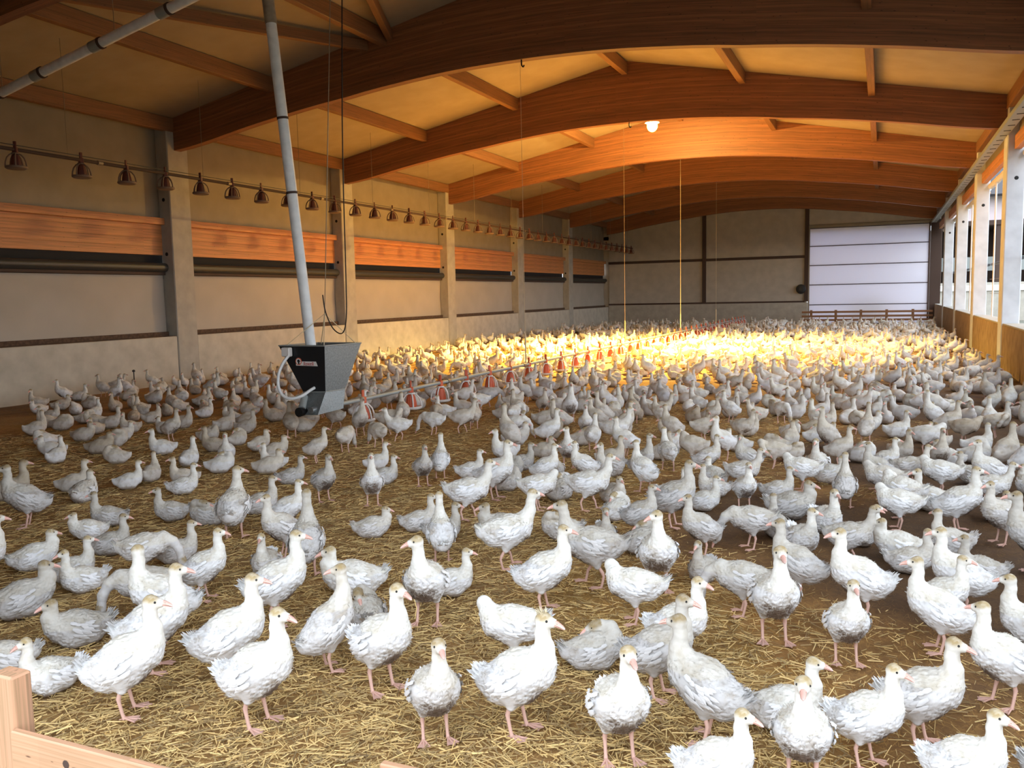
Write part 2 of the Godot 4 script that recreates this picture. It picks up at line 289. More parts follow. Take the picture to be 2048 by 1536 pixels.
	["walk", -5.09, -10.15, 1.97, 0.98, 0, "first stepping goose on the window side of the goose feeding at the second pan"],
	["sitlow_m", -0.75, -11.38, 2.10, 0.88, 0, "second huddled goose on the curtain side of the black-bellied window goose, facing the windows"],
	["tall", -6.30, -9.54, 0.99, 0.98, 0, "first stretched standing goose in front of the first feed pan from the hopper, facing camera"],
	["preen_m", -5.98, -9.77, 2.00, 1.01, 0, "first preening goose on the window side of the first feed pan from hopper"],
	["alert", 0.77, -11.43, 1.66, 0.93, 0, "first standing goose behind the black-bellied window goose, facing the windows"],
	["sitlow", -8.72, -7.53, 2.24, 0.95, 0, "first huddled goose behind the curved-neck resting goose, facing the windows"],
	["preen_m", 1.28, -11.55, 1.19, 0.88, 0, "third preening goose behind the black-bellied window goose, facing the windows"],
	["alert", -7.14, -9.17, -2.34, 0.98, 0, "first standing goose on the curtain side of the hopper, facing the far wall"],
	["alert", -2.05, -11.46, 1.20, 0.87, 0, "third standing goose on the window side of the tall goose before the pans, facing windows"],
	["glance", -2.72, -11.32, -2.07, 0.88, 0, "third standing head-turned goose on the window side of the tall goose before the pans"],
	["sitlow_m", -9.17, -7.20, -0.85, 0.93, 0, "second huddled goose on the curtain side of the curved-neck resting goose, facing the curtain wall"],
	["walk", -1.49, -11.58, -0.82, 0.86, 0, "third stepping goose on the window side of the tall goose before the pans"],
	["graze", -5.11, -10.51, -2.60, 0.92, 0, "goose seen from behind with its head under the fourth feed pan"],
	["tall_m", -3.49, -11.22, -1.14, 0.91, 0, "first stretched standing goose on the window side of the tall goose before the pans"],
	["sleep", -8.04, -8.64, 1.92, 0.90, 0, "fifth sleeping goose on the curtain side of the hopper, facing the windows"],
	["sitlow_m", -0.11, -11.82, 1.87, 0.92, 0, "third huddled goose behind the black-bellied window goose, facing the windows"],
	["tall", 0.62, -11.81, -1.33, 0.99, 0, "first stretched standing goose behind the black-bellied window goose, facing the curtain wall"],
	["preen_m", -4.67, -10.88, -3.10, 0.89, 0, "second preening goose on the curtain side of the tall goose before the pans"],
	["sitlook", -0.64, -11.84, 2.14, 0.97, 0, "second sitting head-turned goose on the curtain side of the black-bellied window goose, facing the windows"],
	["sitlook_m", 1.74, -11.81, -1.13, 0.99, 0, "first sitting head-turned goose on the window side of the black-bellied window goose, facing curtain wall"],
	["sitlook_m", -4.31, -11.15, 1.99, 1.01, 0, "first sitting head-turned goose on the curtain side of the tall goose before the pans"],
	["sleep_m", -8.93, -7.95, 2.10, 1.01, 0, "second sleeping goose behind the curved-neck resting goose, facing the windows"],
	["alert_m", -8.48, -8.44, 1.68, 0.91, 0, "first standing goose in front of the thin stake, facing the windows"],
	["glance", -3.16, -11.56, -2.67, 1.00, 0, "second standing head-turned goose on the window side of the tall goose before the pans"],
	["alert_m", 1.25, -11.97, -3.10, 0.89, 0, "second standing goose behind the black-bellied window goose, facing the far wall"],
	["tall_d", -4.02, -11.38, 0.51, 1.09, 0, "tall goose facing the camera with stretched neck, in front of the pans"],
	["walk_m", -2.80, -11.75, 1.64, 0.89, 0, "first stepping goose on the window side of the tall goose before the pans, facing windows"],
	["walk", -6.95, -9.89, -1.65, 0.92, 0, "first stepping goose on the window side of the hopper, facing the curtain wall"],
	["sleep", -2.38, -11.87, 0.54, 1.00, 0, "first sleeping goose on the window side of the tall goose before the pans, facing camera"],
	["graze", -1.22, -12.06, 0.62, 0.91, 0, "first head-down goose on the curtain side of the black-bellied window goose, facing the camera"],
	["sitlow_m", -7.36, -9.67, -0.69, 1.02, 0, "first huddled goose on the curtain side of the hopper, facing the curtain wall"],
	["alert", -1.91, -12.01, -1.85, 0.90, 0, "fourth standing goose on the window side of the tall goose before the pans"],
	["graze_m", -5.83, -10.78, 0.42, 0.88, 0, "first head-down goose behind the goose feeding at the second pan, facing the camera"],
	["sitlook", -8.01, -9.33, 1.89, 0.96, 0, "first sitting head-turned goose on the curtain side of the hopper, facing the windows"],
	["alert_m", -4.79, -11.33, -1.81, 0.95, 0, "second standing goose on the curtain side of the tall goose before the pans"],
	["sitlook_m", -3.57, -11.84, -1.11, 0.92, 0, "first sitting head-turned goose on the window side of the tall goose before the pans"],
	["alert_m", -6.30, -10.64, -2.41, 0.94, 0, "first standing goose in front of the second feed pan from the hopper, facing far wall"],
	["sitlow", -3.22, -11.99, 0.11, 0.95, 0, "first huddled goose on the window side of the tall goose before the pans, facing camera"],
	["sleep_m", -9.83, -7.64, -0.17, 0.98, 0, "first sleeping goose on the curtain side of the curved-neck resting goose, facing the curtain wall"],
	["preen_m", -4.32, -11.71, -1.54, 0.92, 0, "first preening goose on the curtain side of the tall goose before the pans"],
	["sitlow", -9.28, -8.40, 2.87, 0.86, 0, "fifth huddled goose in front of the thin stake, facing the windows"],
	["alert", -6.98, -10.56, 2.76, 1.01, 0, "first standing goose behind the first feed pan from the hopper, facing the windows"],
	["sitlook_m", -8.47, -9.43, 2.80, 1.01, 0, "second sitting head-turned goose on the curtain side of the hopper, facing the windows"],
	["sleep", -5.12, -11.59, 2.28, 0.96, 0, "first sleeping goose on the window side of the fourth feed pan from hopper"],
	["sit_m", -5.52, -11.41, 0.69, 0.92, 0, "first sitting goose on the window side of the third feed pan from hopper"],
	["sitlow", -9.74, -8.16, 1.89, 0.96, 0, "sixth huddled goose in front of the thin stake, facing the windows"],
	["sit_m", -7.59, -10.20, 2.67, 0.98, 0, "first sitting goose behind the hopper, facing the windows"],
	["sitlow_m", -9.17, -8.98, -1.63, 0.86, 0, "third huddled goose in front of the thin stake, facing the far wall"],
	["alert", -4.69, -12.04, 0.81, 0.87, 0, "first standing goose on the curtain side of the tall goose before the pans, facing camera"],
	["sleep_m", -8.49, -9.88, 1.90, 0.90, 0, "first sleeping goose on the curtain side of the hopper, facing the windows"],
	["sit", -6.10, -11.52, -0.77, 0.98, 0, "first sitting goose in front of the third feed pan from the hopper, facing curtain wall"],
	["preen", -5.15, -12.04, 2.15, 0.92, 0, "goose preening just in front of the raised-headed tall one by the pans"],
	["sitlook", -9.70, -8.88, -0.46, 0.89, 0, "fifth sitting head-turned goose in front of the thin stake, facing the curtain wall"],
	["sit_m", -9.26, -9.45, 1.68, 0.99, 0, "third sitting goose in front of the thin stake, facing the windows"],
	["preen", -5.73, -11.99, -0.82, 0.93, 0, "first preening goose in front of the fourth feed pan from the hopper, facing curtain wall"],
	["sitlow_m", -10.13, -8.68, 0.13, 0.87, 0, "fourth huddled goose in front of the thin stake, facing the camera"],
	["sit_m", -8.43, -10.41, -0.61, 1.02, 0, "first sitting goose on the curtain side of the hopper, facing the curtain wall"],
	["walk_m", -7.35, -11.21, 2.65, 0.98, 0, "first stepping goose behind the first feed pan from the hopper, facing the windows"],
	["alert_m", -7.84, -10.88, 1.78, 0.97, 0, "first standing goose on the curtain side of the first feed pan from hopper"],
	["sitlow_m", -8.98, -10.13, -1.36, 0.89, 0, "third huddled goose on the curtain side of the hopper, facing the curtain wall"],
	["sitlook", -10.90, -8.36, 2.89, 0.99, 0, "second sitting head-turned goose on the curtain side of the thin stake, facing the windows"],
	["sitlook", -10.34, -9.16, 2.41, 0.93, 0, "fourth sitting head-turned goose in front of the thin stake, facing the windows"],
	["sleep", -8.43, -10.99, -2.03, 1.02, 0, "first sleeping goose behind the hopper, facing the far wall"],
	["alert", -7.29, -11.93, 1.56, 1.02, 0, "first standing goose on the curtain side of the second feed pan from hopper"],
	["tall", -8.18, -11.36, 0.19, 0.93, 0, "first stretched standing goose on the curtain side of the first feed pan from hopper"],
	["sleep_m", -10.93, -8.82, 2.04, 1.02, 0, "fourth sleeping goose on the curtain side of the thin stake, facing the windows"],
	["sitlook_m", -10.16, -9.75, 2.47, 0.88, 0, "third sitting head-turned goose in front of the thin stake, facing the windows"],
	["sleep_m", -9.24, -10.82, -1.32, 0.95, 0, "third sleeping goose on the curtain side of the hopper, facing the curtain wall"],
	["sit", -8.87, -11.13, 0.45, 1.00, 0, "second sitting goose behind the hopper, facing the camera"],
	["sitlow", -10.82, -9.26, -0.59, 0.90, 0, "second huddled goose in front of the thin stake, facing the curtain wall"],
	["sit", -9.80, -10.48, 2.83, 0.87, 0, "third sitting goose in front of the foot of the first concrete column, facing the windows"],
	["sitlow_m", -10.63, -9.83, -2.50, 0.86, 0, "first huddled goose in front of the thin stake, facing the far wall"],
	["sit", -11.42, -8.93, -0.11, 0.97, 0, "third sitting goose on the curtain side of the thin stake, facing the curtain wall"],
	["alert", -8.54, -11.86, 0.46, 0.89, 0, "third standing goose behind the first feed pan from the hopper, facing the camera"],
	["sleep_m", -9.73, -10.96, -1.58, 0.92, 0, "fourth sleeping goose in front of the foot of the first concrete column, facing curtain wall"],
	["sleep_m", -11.23, -9.47, 2.67, 0.89, 0, "fourth sleeping goose in front of the thin stake, facing the windows"],
	["sit_m", -9.10, -11.62, 0.40, 1.00, 0, "third sitting goose behind the hopper, facing the camera"],
	["sleep_m", -10.58, -10.46, 0.92, 0.88, 0, "third sleeping goose in front of the thin stake, facing the camera"],
	["sleep", -9.62, -11.48, 1.32, 0.96, 0, "first sleeping goose on the window side of the foot of the first concrete column"],
	["sleep", -10.23, -10.94, -2.15, 0.91, 0, "third sleeping goose in front of the foot of the first concrete column, facing far wall"],
	["sitlook_m", -11.00, -10.32, -1.65, 0.94, 0, "first sitting head-turned goose in front of the thin stake, facing the far wall"],
	["sitlow", -10.09, -11.39, -0.26, 0.86, 0, "second huddled goose in front of the foot of the first concrete column, facing curtain wall"],
	["sitlook", -11.56, -9.92, -3.08, 0.89, 0, "second sitting head-turned goose in front of the thin stake, facing the windows"],
	["sleep_m", -9.40, -12.06, -0.99, 0.97, 0, "second sleeping goose behind the hopper, facing the curtain wall"],
	["sit_m", -12.05, -9.52, 2.12, 0.87, 0, "second sitting goose on the curtain side of the thin stake, facing the windows"],
	["sleep", -10.87, -11.01, -0.32, 0.88, 0, "second sleeping goose on the window side of the thin stake, facing the curtain wall"],
	["sit_m", -11.37, -10.64, -0.53, 0.90, 0, "first sitting goose in front of the thin stake, facing the curtain wall"],
	["sit", -10.39, -11.83, 0.52, 0.97, 0, "first sitting goose on the window side of the foot of the first concrete column"],
	["sleep_m", -12.29, -10.17, 0.79, 0.96, 0, "third sleeping goose on the curtain side of the thin stake, facing the camera"],
	["sit_m", -10.95, -11.67, 2.44, 0.96, 0, "first sitting goose in front of the foot of the first concrete column, facing the windows"],
	["sit_m", -11.96, -10.67, 0.37, 0.97, 0, "second sitting goose in front of the thin stake, facing the camera"],
	["sit_m", -11.51, -11.50, -1.92, 0.99, 0, "first sitting goose on the window side of the thin stake, facing the far wall"],
	["sitlow", -13.00, -10.03, -0.09, 0.89, 0, "second huddled goose on the curtain side of the thin stake, facing the curtain wall"],
	["sitlow", -11.21, -12.03, 0.47, 0.99, 0, "first huddled goose in front of the foot of the first concrete column, facing the camera"],
	["sleep_m", -12.08, -11.18, -2.08, 0.99, 0, "second sleeping goose in front of the thin stake, facing the far wall"],
	["sleep_m", -12.67, -10.81, 1.72, 0.99, 0, "second sleeping goose on the curtain side of the thin stake, facing the windows"],
	["sitlow_m", -13.09, -10.56, 2.46, 0.93, 0, "first huddled goose on the curtain side of the thin stake, facing the windows"],
	["sleep_m", -11.82, -12.05, 2.16, 0.88, 0, "first sleeping goose in front of the foot of the first concrete column, facing the windows"],
	["alert", -12.88, -11.54, 1.53, 1.01, 0, "first standing goose on the curtain side of the thin stake, facing the camera"],
	["sitlow_m", -12.52, -12.07, 2.99, 0.94, 0, "first huddled goose on the window side of the thin stake, facing the windows"],
	["sitlook", -13.81, -10.65, -0.62, 0.98, 0, "first sitting head-turned goose on the curtain side of the thin stake, facing the curtain wall"],
	["sleep_m", -13.29, -11.29, -0.77, 0.86, 0, "first sleeping goose on the curtain side of the thin stake, facing the curtain wall"],
	["sleep_m", -13.01, -11.97, 2.20, 0.99, 0, "first sleeping goose in front of the thin stake, facing the windows"],
	["alert_m", -13.93, -11.27, -0.32, 0.91, 0, "second standing goose on the curtain side of the thin stake, facing the curtain wall"],
	["sit", -13.99, -11.70, 2.18, 0.93, 0, "first sitting goose on the curtain side of the thin stake, facing the windows"],
]
# ---------- mesh collecting ----------
class MB:
	var v := PackedVector3Array()
	var n := PackedVector3Array()
	var uv := PackedVector2Array()
	var c := PackedColorArray()
	var ix := PackedInt32Array()
	var col := Color(1, 1, 1)
	func vert(p: Vector3, nn: Vector3, t := Vector2.ZERO) -> int:
		v.append(p); n.append(nn); uv.append(t); c.append(col)
		return v.size() - 1
	func tri_i(a: int, b: int, d: int, out: Vector3) -> void:
		if (v[b] - v[a]).cross(v[d] - v[a]).dot(out) > 0.0:
			ix.append(a); ix.append(d); ix.append(b)
		else:
			ix.append(a); ix.append(b); ix.append(d)
	func tri(a: Vector3, b: Vector3, d: Vector3, out: Vector3, ua := Vector2.ZERO, ub := Vector2.ZERO, ud := Vector2.ZERO) -> void:
		var nn := (b - a).cross(d - a).normalized()
		if nn.dot(out) < 0.0: nn = -nn
		var i := vert(a, nn, ua)
		vert(b, nn, ub); vert(d, nn, ud)
		tri_i(i, i + 1, i + 2, nn)
	func quad(a: Vector3, b: Vector3, d: Vector3, e: Vector3, out: Vector3, ua := Vector2.ZERO, ub := Vector2(1, 0), ud := Vector2(1, 1), ue := Vector2(0, 1)) -> void:
		var nn := (b - a).cross(d - a).normalized()
		if nn.dot(out) < 0.0: nn = -nn
		var i := vert(a, nn, ua)
		vert(b, nn, ub); vert(d, nn, ud); vert(e, nn, ue)
		tri_i(i, i + 1, i + 2, nn)
		tri_i(i, i + 2, i + 3, nn)
	# chamfered box; the texture runs along the longest side
	func box(at: Vector3, s: Vector3, bev := 0.006, bs := Basis()) -> void:
		var h := s * 0.5
		bev = minf(bev, minf(h.x, minf(h.y, h.z)) * 0.6)
		var long := s.max_axis_index()
		for a in 3:
			for sg in [-1.0, 1.0]:
				var b1 := (a + 1) % 3
				var b2 := (a + 2) % 3
				if b2 == long:
					var sw := b1
					b1 = b2
					b2 = sw
				var ps := []
				var us := []
				for k in [[-1, -1], [1, -1], [1, 1], [-1, 1]]:
					var p := Vector3()
					p[a] = sg * h[a]
					p[b1] = k[0] * (h[b1] - bev)
					p[b2] = k[1] * (h[b2] - bev)
					ps.append(at + bs * p)
					us.append(Vector2(p[b1] + at.z * 0.37 + at.x * 0.21, p[b2] + h[b2] + at.x * 0.13 + a * 0.27))
				var o := Vector3()
				o[a] = sg
				quad(ps[0], ps[1], ps[2], ps[3], bs * o, us[0], us[1], us[2], us[3])
		if bev <= 0.0: return
		for a in 3:
			var b1 := (a + 1) % 3
			var b2 := (a + 2) % 3
			for s1 in [-1.0, 1.0]:
				for s2 in [-1.0, 1.0]:
					var ps := []
					for e in [[-1, 0], [1, 0], [1, 1], [-1, 1]]:
						var p := Vector3()
						p[a] = e[0] * (h[a] - bev)
						p[b1] = s1 * (h[b1] - (bev if e[1] == 1 else 0.0))
						p[b2] = s2 * (h[b2] - (0.0 if e[1] == 1 else bev))
						ps.append(at + bs * p)
					var o := Vector3()
					o[b1] = s1
					o[b2] = s2
					quad(ps[0], ps[1], ps[2], ps[3], bs * o, Vector2(0, 0.3), Vector2(s[a], 0.3), Vector2(s[a], 0.31), Vector2(0, 0.31))
		for sx in [-1.0, 1.0]:
			for sy in [-1.0, 1.0]:
				for sz in [-1.0, 1.0]:
					var sgv := Vector3(sx, sy, sz)
					var ps := []
					for a in 3:
						var p := Vector3()
						for q in 3: p[q] = sgv[q] * (h[q] - (0.0 if q == a else bev))
						ps.append(at + bs * p)
					tri(ps[0], ps[1], ps[2], bs * sgv)
	# round bar along points, capped
	func tube(pts: Array, radii: Array, seg := 10, caps := true) -> void:
		var up := Vector3.UP
		var first := v.size()
		var run := 0.0
		for i in pts.size():
			var d: Vector3 = (pts[mini(i + 1, pts.size() - 1)] - pts[maxi(i - 1, 0)]).normalized()
			if i == 0 and absf(d.y) > 0.9: up = Vector3.RIGHT
			var x := up.cross(d).normalized()
			if x.length() < 0.1: x = Vector3.RIGHT.cross(d).normalized()
			var y := d.cross(x).normalized()
			up = y
			if i > 0: run += (pts[i] - pts[i - 1]).length()
			var r: float = radii[mini(i, radii.size() - 1)]
			for k in seg + 1:
				var an := TAU * k / seg
				var nn := x * cos(an) + y * sin(an)
				vert(pts[i] + nn * r, nn, Vector2(run, float(k) / seg))
		for i in pts.size() - 1:
			for k in seg:
				var a := first + i * (seg + 1) + k
				var b := a + seg + 1
				tri_i(a, a + 1, b, n[a])
				tri_i(a + 1, b + 1, b, n[a + 1])
		if caps:
			for e in 2:
				var i := 0 if e == 0 else pts.size() - 1
				var o: Vector3 = (pts[0] - pts[1]) if e == 0 else (pts[i] - pts[i - 1])
				o = o.normalized()
				var cc := vert(pts[i], o, Vector2.ZERO)
				var ring := []
				for k in seg + 1: ring.append(vert(v[first + i * (seg + 1) + k], o, Vector2.ZERO))
				for k in seg: tri_i(cc, ring[k], ring[k + 1], o)
	# profile of [radius, height] turned round the local y axis
	func lathe(at: Vector3, prof: Array, seg := 16, bs := Basis()) -> void:
		for i in prof.size() - 1:
			var p0: Vector2 = prof[i]
			var p1: Vector2 = prof[i + 1]
			var t := (p1 - p0).normalized()
			var nr := Vector2(t.y, -t.x)
			var f := v.size()
			for k in seg + 1:
				var an := TAU * k / seg
				var rad := Vector3(cos(an), 0, sin(an))
				var nn := (bs * (rad * nr.x + Vector3.UP * nr.y)).normalized()
				vert(at + bs * (rad * p0.x + Vector3.UP * p0.y), nn, Vector2(float(k) / seg, p0.y))
				vert(at + bs * (rad * p1.x + Vector3.UP * p1.y), nn, Vector2(float(k) / seg, p1.y))
			for k in seg:
				var a := f + k * 2
				var o := n[a]
				tri_i(a, a + 1, a + 3, o)
				tri_i(a, a + 3, a + 2, o)
	func mesh(mat: Material) -> ArrayMesh:
		var m := ArrayMesh.new()
		var arr := []
		arr.resize(Mesh.ARRAY_MAX)
		arr[Mesh.ARRAY_VERTEX] = v
		arr[Mesh.ARRAY_NORMAL] = n
		arr[Mesh.ARRAY_TEX_UV] = uv
		arr[Mesh.ARRAY_COLOR] = c
		arr[Mesh.ARRAY_INDEX] = ix
		m.add_surface_from_arrays(Mesh.PRIMITIVE_TRIANGLES, arr)
		m.surface_set_material(0, mat)
		return m

# ---------- naming ----------
var used := {}
func numbered(called: String) -> String:
	used[called] = used.get(called, -1) + 1
	return called if used[called] == 0 else "%s_%03d" % [called, used[called]]

func obj(called: String, mesh: Mesh, parent: Node3D = self, at := Vector3.ZERO) -> MeshInstance3D:
	var o := MeshInstance3D.new()
	o.mesh = mesh
	o.position = at
	o.cast_shadow = GeometryInstance3D.SHADOW_CASTING_SETTING_ON
	if parent == self:
		o.name = numbered(called)
		add_child(o)
	else:
		var k := 0
		var nm := called
		while parent.has_node(nm):
			k += 1
			nm = "%s_%03d" % [called, k]
		o.name = nm
		parent.add_child(o)
	return o

func tag(o: Node, label: String, category := "", group := "", kind := "") -> Node:
	o.set_meta("label", label)
	if category: o.set_meta("category", category)
	if group: o.set_meta("group", group)
	if kind: o.set_meta("kind", kind)
	return o

func thing(called: String, label: String, category: String, at := Vector3.ZERO, turn := 0.0, group := "") -> Node3D:
	var o := Node3D.new()
	o.name = numbered(called)
	add_child(o)
	o.position = at
	o.rotation.y = turn
	tag(o, label, category, group)
	return o

func struct(called: String, label: String) -> Node3D:
	var o := Node3D.new()
	o.name = numbered(called)
	add_child(o)
	o.set_meta("label", label)
	o.set_meta("kind", "structure")
	return o

# ---------- materials ----------
func mat(c: Color, rough := 0.7, metal := 0.0) -> StandardMaterial3D:
	var m := StandardMaterial3D.new()
	m.albedo_color = c
	m.roughness = rough
	m.metallic = metal
	return m

func noise_tex(seed_: int, freq: float, lo: Color, hi: Color, oct := 4, size := 512) -> NoiseTexture2D:
	var fn := FastNoiseLite.new()
	fn.seed = seed_
	fn.frequency = freq
	fn.fractal_octaves = oct
	var g := Gradient.new()
	g.set_color(0, lo)
	g.set_color(1, hi)
	var t := NoiseTexture2D.new()
	t.width = size
	t.height = size
	t.seamless = true
	t.noise = fn
	t.color_ramp = g
	return t

func tri_mat(tex: Texture2D, scale: float, rough := 0.85, tint := Color.WHITE) -> StandardMaterial3D:
	var m := mat(tint, rough)
	m.albedo_texture = tex
	m.uv1_triplanar = true
	m.uv1_world_triplanar = true
	m.uv1_scale = Vector3.ONE * scale
	return m

# laminated timber: u runs along the grain (3.2 m a repeat), v across (24 laminations of 4 cm)
func wood_tex(seed_: int, base: Color, spread: float, lams: int) -> ImageTexture:
	var w := 1024
	var h := 512
	var im := Image.create(w, h, false, Image.FORMAT_RGB8)
	var fn := FastNoiseLite.new()
	fn.seed = seed_
	fn.frequency = 0.02
	fn.fractal_octaves = 3
	var rng := RandomNumberGenerator.new()
	rng.seed = seed_
	var tone := []
	for i in lams: tone.append([rng.randf_range(-spread, spread), rng.randf_range(0, 900), rng.randi_range(0, w)])
	var knots := []
	for i in 46: knots.append(Vector3(rng.randf() * w, rng.randf() * h, rng.randf_range(2.0, 4.6)))
	for y in h:
		var l := y * lams / h
		var fy := fposmod(float(y) * lams / h, 1.0)
		var edge := 0.88 if fy < 0.05 else 1.0
		for x in w:
			var grain := fn.get_noise_2d(x * 0.16 + tone[l][1], y * 3.4)
			var k: float = 1.0 + tone[l][0] + grain * 0.17 + (0.05 if (x + tone[l][2]) % w < w / 2 else 0.0) * tone[l][0] * 8.0
			k *= edge
			im.set_pixel(x, y, Color(base.r * k, base.g * k * (1.0 - grain * 0.05), base.b * k))
	for kn in knots:
		for dy in range(-6, 7):
			for dx in range(-9, 10):
				var q: float = Vector2(dx / 1.6, dy).length() / kn.z
				if q < 1.0:
					var px := posmod(int(kn.x) + dx, w)
					var py := posmod(int(kn.y) + dy, h)
					im.set_pixel(px, py, im.get_pixel(px, py).lerp(Color(base.r * 0.42, base.g * 0.34, base.b * 0.3), 0.75 * (1.0 - q * q)))
	return ImageTexture.create_from_image(im)

func wood_mat(tex: Texture2D, u: float, vv: float, rough := 0.6) -> StandardMaterial3D:
	var m := mat(Color.WHITE, rough)
	m.albedo_texture = tex
	m.uv1_scale = Vector3(u, vv, 1)
	return m
# ---------- barn ----------
var M := {}

func roof_y(x: float) -> float:
	return EAVE + RISE * (XM - XL - absf(x - XM))

func frame_z(k: int) -> float:   # frame 0 stands over the camera's back, frame 2 is the first column in view
	return -1.9 - BAY * k

func make_materials() -> void:
	var glu := wood_tex(3, Color(.54, .345, .205), 0.09, 24)
	M.glulam = wood_mat(glu, 0.30, 1.0, 0.55)
	M.purlin = wood_mat(wood_tex(8, Color(.52, .36, .225), 0.03, 4), 0.30, 1.6, 0.6)
	M.timber_panel = wood_mat(wood_tex(21, Color(.74, .50, .30), 0.05, 16), 0.30, 1.2, 0.55)
	M.board = wood_mat(wood_tex(14, Color(.70, .54, .41), 0.04, 1), 0.45, 2.2, 0.7)
	M.dark_wood = mat(Color(.27, .20, .16), 0.8)
	M.roof = tri_mat(noise_tex(5, 0.01, Color(.60, .54, .45), Color(.65, .59, .50)), 0.25, 0.75)
	M.panel = tri_mat(noise_tex(6, 0.012, Color(.53, .485, .405), Color(.58, .53, .45)), 0.25, 0.75)
	M.gable = tri_mat(noise_tex(7, 0.012, Color(.66, .63, .58), Color(.72, .69, .63)), 0.25, 0.8)
	M.plinth = tri_mat(noise_tex(11, 0.012, Color(.68, .65, .585), Color(.78, .75, .68), 5), 0.33, 0.9)
	M.concrete = tri_mat(noise_tex(9, 0.014, Color(.62, .60, .55), Color(.70, .675, .62), 5), 0.33, 0.9)
	M.plinth_worn = tri_mat(noise_tex(12, 0.012, Color(.52, .42, .30), Color(.66, .56, .42), 5), 0.4, 0.9)
	M.pillar = tri_mat(noise_tex(17, 0.012, Color(.76, .77, .78), Color(.84, .85, .86), 4), 0.33, 0.8)  # lighter bluish copy of the column concrete: window daylight put into the colour
	M.curtain = tri_mat(noise_tex(10, 0.006, Color(.66, .625, .565), Color(.71, .675, .615), 3), 0.2, 0.8)
	M.dirt = tri_mat(noise_tex(13, 0.03, Color(.26, .19, .14), Color(.42, .33, .25), 4), 0.7, 0.95)
	M.tube = mat(Color(.20, .20, .19), 0.45)
	M.dark = mat(Color(.05, .045, .05), 0.8)
	M.door = mat(Color(.95, .95, .96), 0.5)
	M.door.backlight_enabled = true
	M.door.backlight = Color(.75, .75, .80)
	M.door_gap = mat(Color(.30, .27, .30), 0.7)
	M.zinc = tri_mat(noise_tex(15, 0.05, Color(.42, .44, .44), Color(.56, .58, .57), 4), 1.2, 0.42)
	M.zinc.metallic = 0.55
	M.zinc_dull = mat(Color(.60, .62, .60), 0.5, 0.3)
	M.sheet_dark = mat(Color(.10, .105, .115), 0.5, 0.2)
	M.pvc = tri_mat(noise_tex(16, 0.02, Color(.82, .83, .82), Color(.95, .95, .93), 4), 0.5, 0.5)
	M.white = mat(Color(.88, .86, .83), 0.5)
	M.orange = mat(Color(.80, .37, .22), 0.5)
	M.white_shaded = mat(Color(.47, .38, .31), 0.6)  # pan white darkened: the raised line's shade is put into the colour
	M.orange_shaded = mat(Color(.38, .18, .12), 0.6)  # pan orange darkened likewise, shade painted in for the raised line
	M.rubber = mat(Color(.03, .03, .03), 0.6)
	M.steel_wire = mat(Color(.55, .50, .42), 0.5, 0.5)
	M.rope = mat(Color(.82, .76, .62), 0.8)

func build_floor() -> void:
	# litter: dark earth under trodden straw
	var size := 1024
	var im := Image.create(size, size, false, Image.FORMAT_RGB8)
	var fn := FastNoiseLite.new()
	fn.seed = 2
	fn.frequency = 0.02
	fn.fractal_octaves = 4
	for y in size:
		for x in size:
			var k := 0.5 + 0.5 * fn.get_noise_2d(x, y)
			im.set_pixel(x, y, Color(.52, .39, .23).lerp(Color(.68, .53, .31), k))
	var rng := RandomNumberGenerator.new()
	rng.seed = 31
	for i in 9000:
		var p := Vector2(rng.randf() * size, rng.randf() * size)
		var an := rng.randf() * TAU
		var d := Vector2(cos(an), sin(an))
		var b := rng.randf_range(-.22, .16)
		var c := Color(.72 + b, .575 + b * .9, .34 + b * .6)
		for s in rng.randi_range(14, 46):
			p += d
			im.set_pixel(posmod(int(p.x), size), posmod(int(p.y), size), c)
			if rng.randf() < 0.7: im.set_pixel(posmod(int(p.x) + 1, size), posmod(int(p.y), size), c.darkened(0.12))
	var m := mat(Color.WHITE, 0.95)
	m.albedo_texture = ImageTexture.create_from_image(im)
	m.uv1_scale = Vector3(0.55, 0.55, 1)
	m.vertex_color_use_as_albedo = true
	M.litter = m
	var mb := MB.new()
	var hn := FastNoiseLite.new()
	hn.seed = 4
	hn.frequency = 0.35
	hn.fractal_octaves = 3
	var zs := []
	var z := ZF
	while z > ZB:
		zs.append(z)
		z -= 0.12 if z > -9.0 else 0.30
	zs.append(ZB)
	var xs := []
	for i in 101: xs.append(lerpf(XL - 0.1, XR + 0.1, i / 100.0))
	for j in zs.size():
		for i in xs.size():
			var h := hn.get_noise_2d(xs[i] * 4.0, zs[j] * 4.0) * 0.018 - 0.012
			var wet := litter_wet(xs[i], zs[j])
			mb.col = Color(1.6, 1.42, 1.10).lerp(Color(.27, .225, .195), wet)
			mb.vert(Vector3(xs[i], h, zs[j]), Vector3(hn.get_noise_2d(xs[i] * 9.0, zs[j] * 9.0) * 0.25, 1, hn.get_noise_2d(zs[j] * 9.0, xs[i] * 9.0) * 0.25).normalized(), Vector2(xs[i], zs[j]))
	for j in zs.size() - 1:
		for i in 100:
			var a := j * 101 + i
			mb.tri_i(a, a + 1, a + 102, Vector3.UP)
			mb.tri_i(a, a + 102, a + 101, Vector3.UP)
	var o := obj("floor", mb.mesh(m))
	tag(o, "brown trodden litter floor of the barn strewn with straw", "", "", "structure")
	var sl := MB.new()
	sl.box(Vector3((XL + XR) / 2, -.19, (ZF + ZB) / 2), Vector3(XR - XL + .8, .25, ZF - ZB + .6))
	var s2 := obj("floor", sl.mesh(M.concrete))
	tag(s2, "concrete slab under the litter", "", "", "structure")

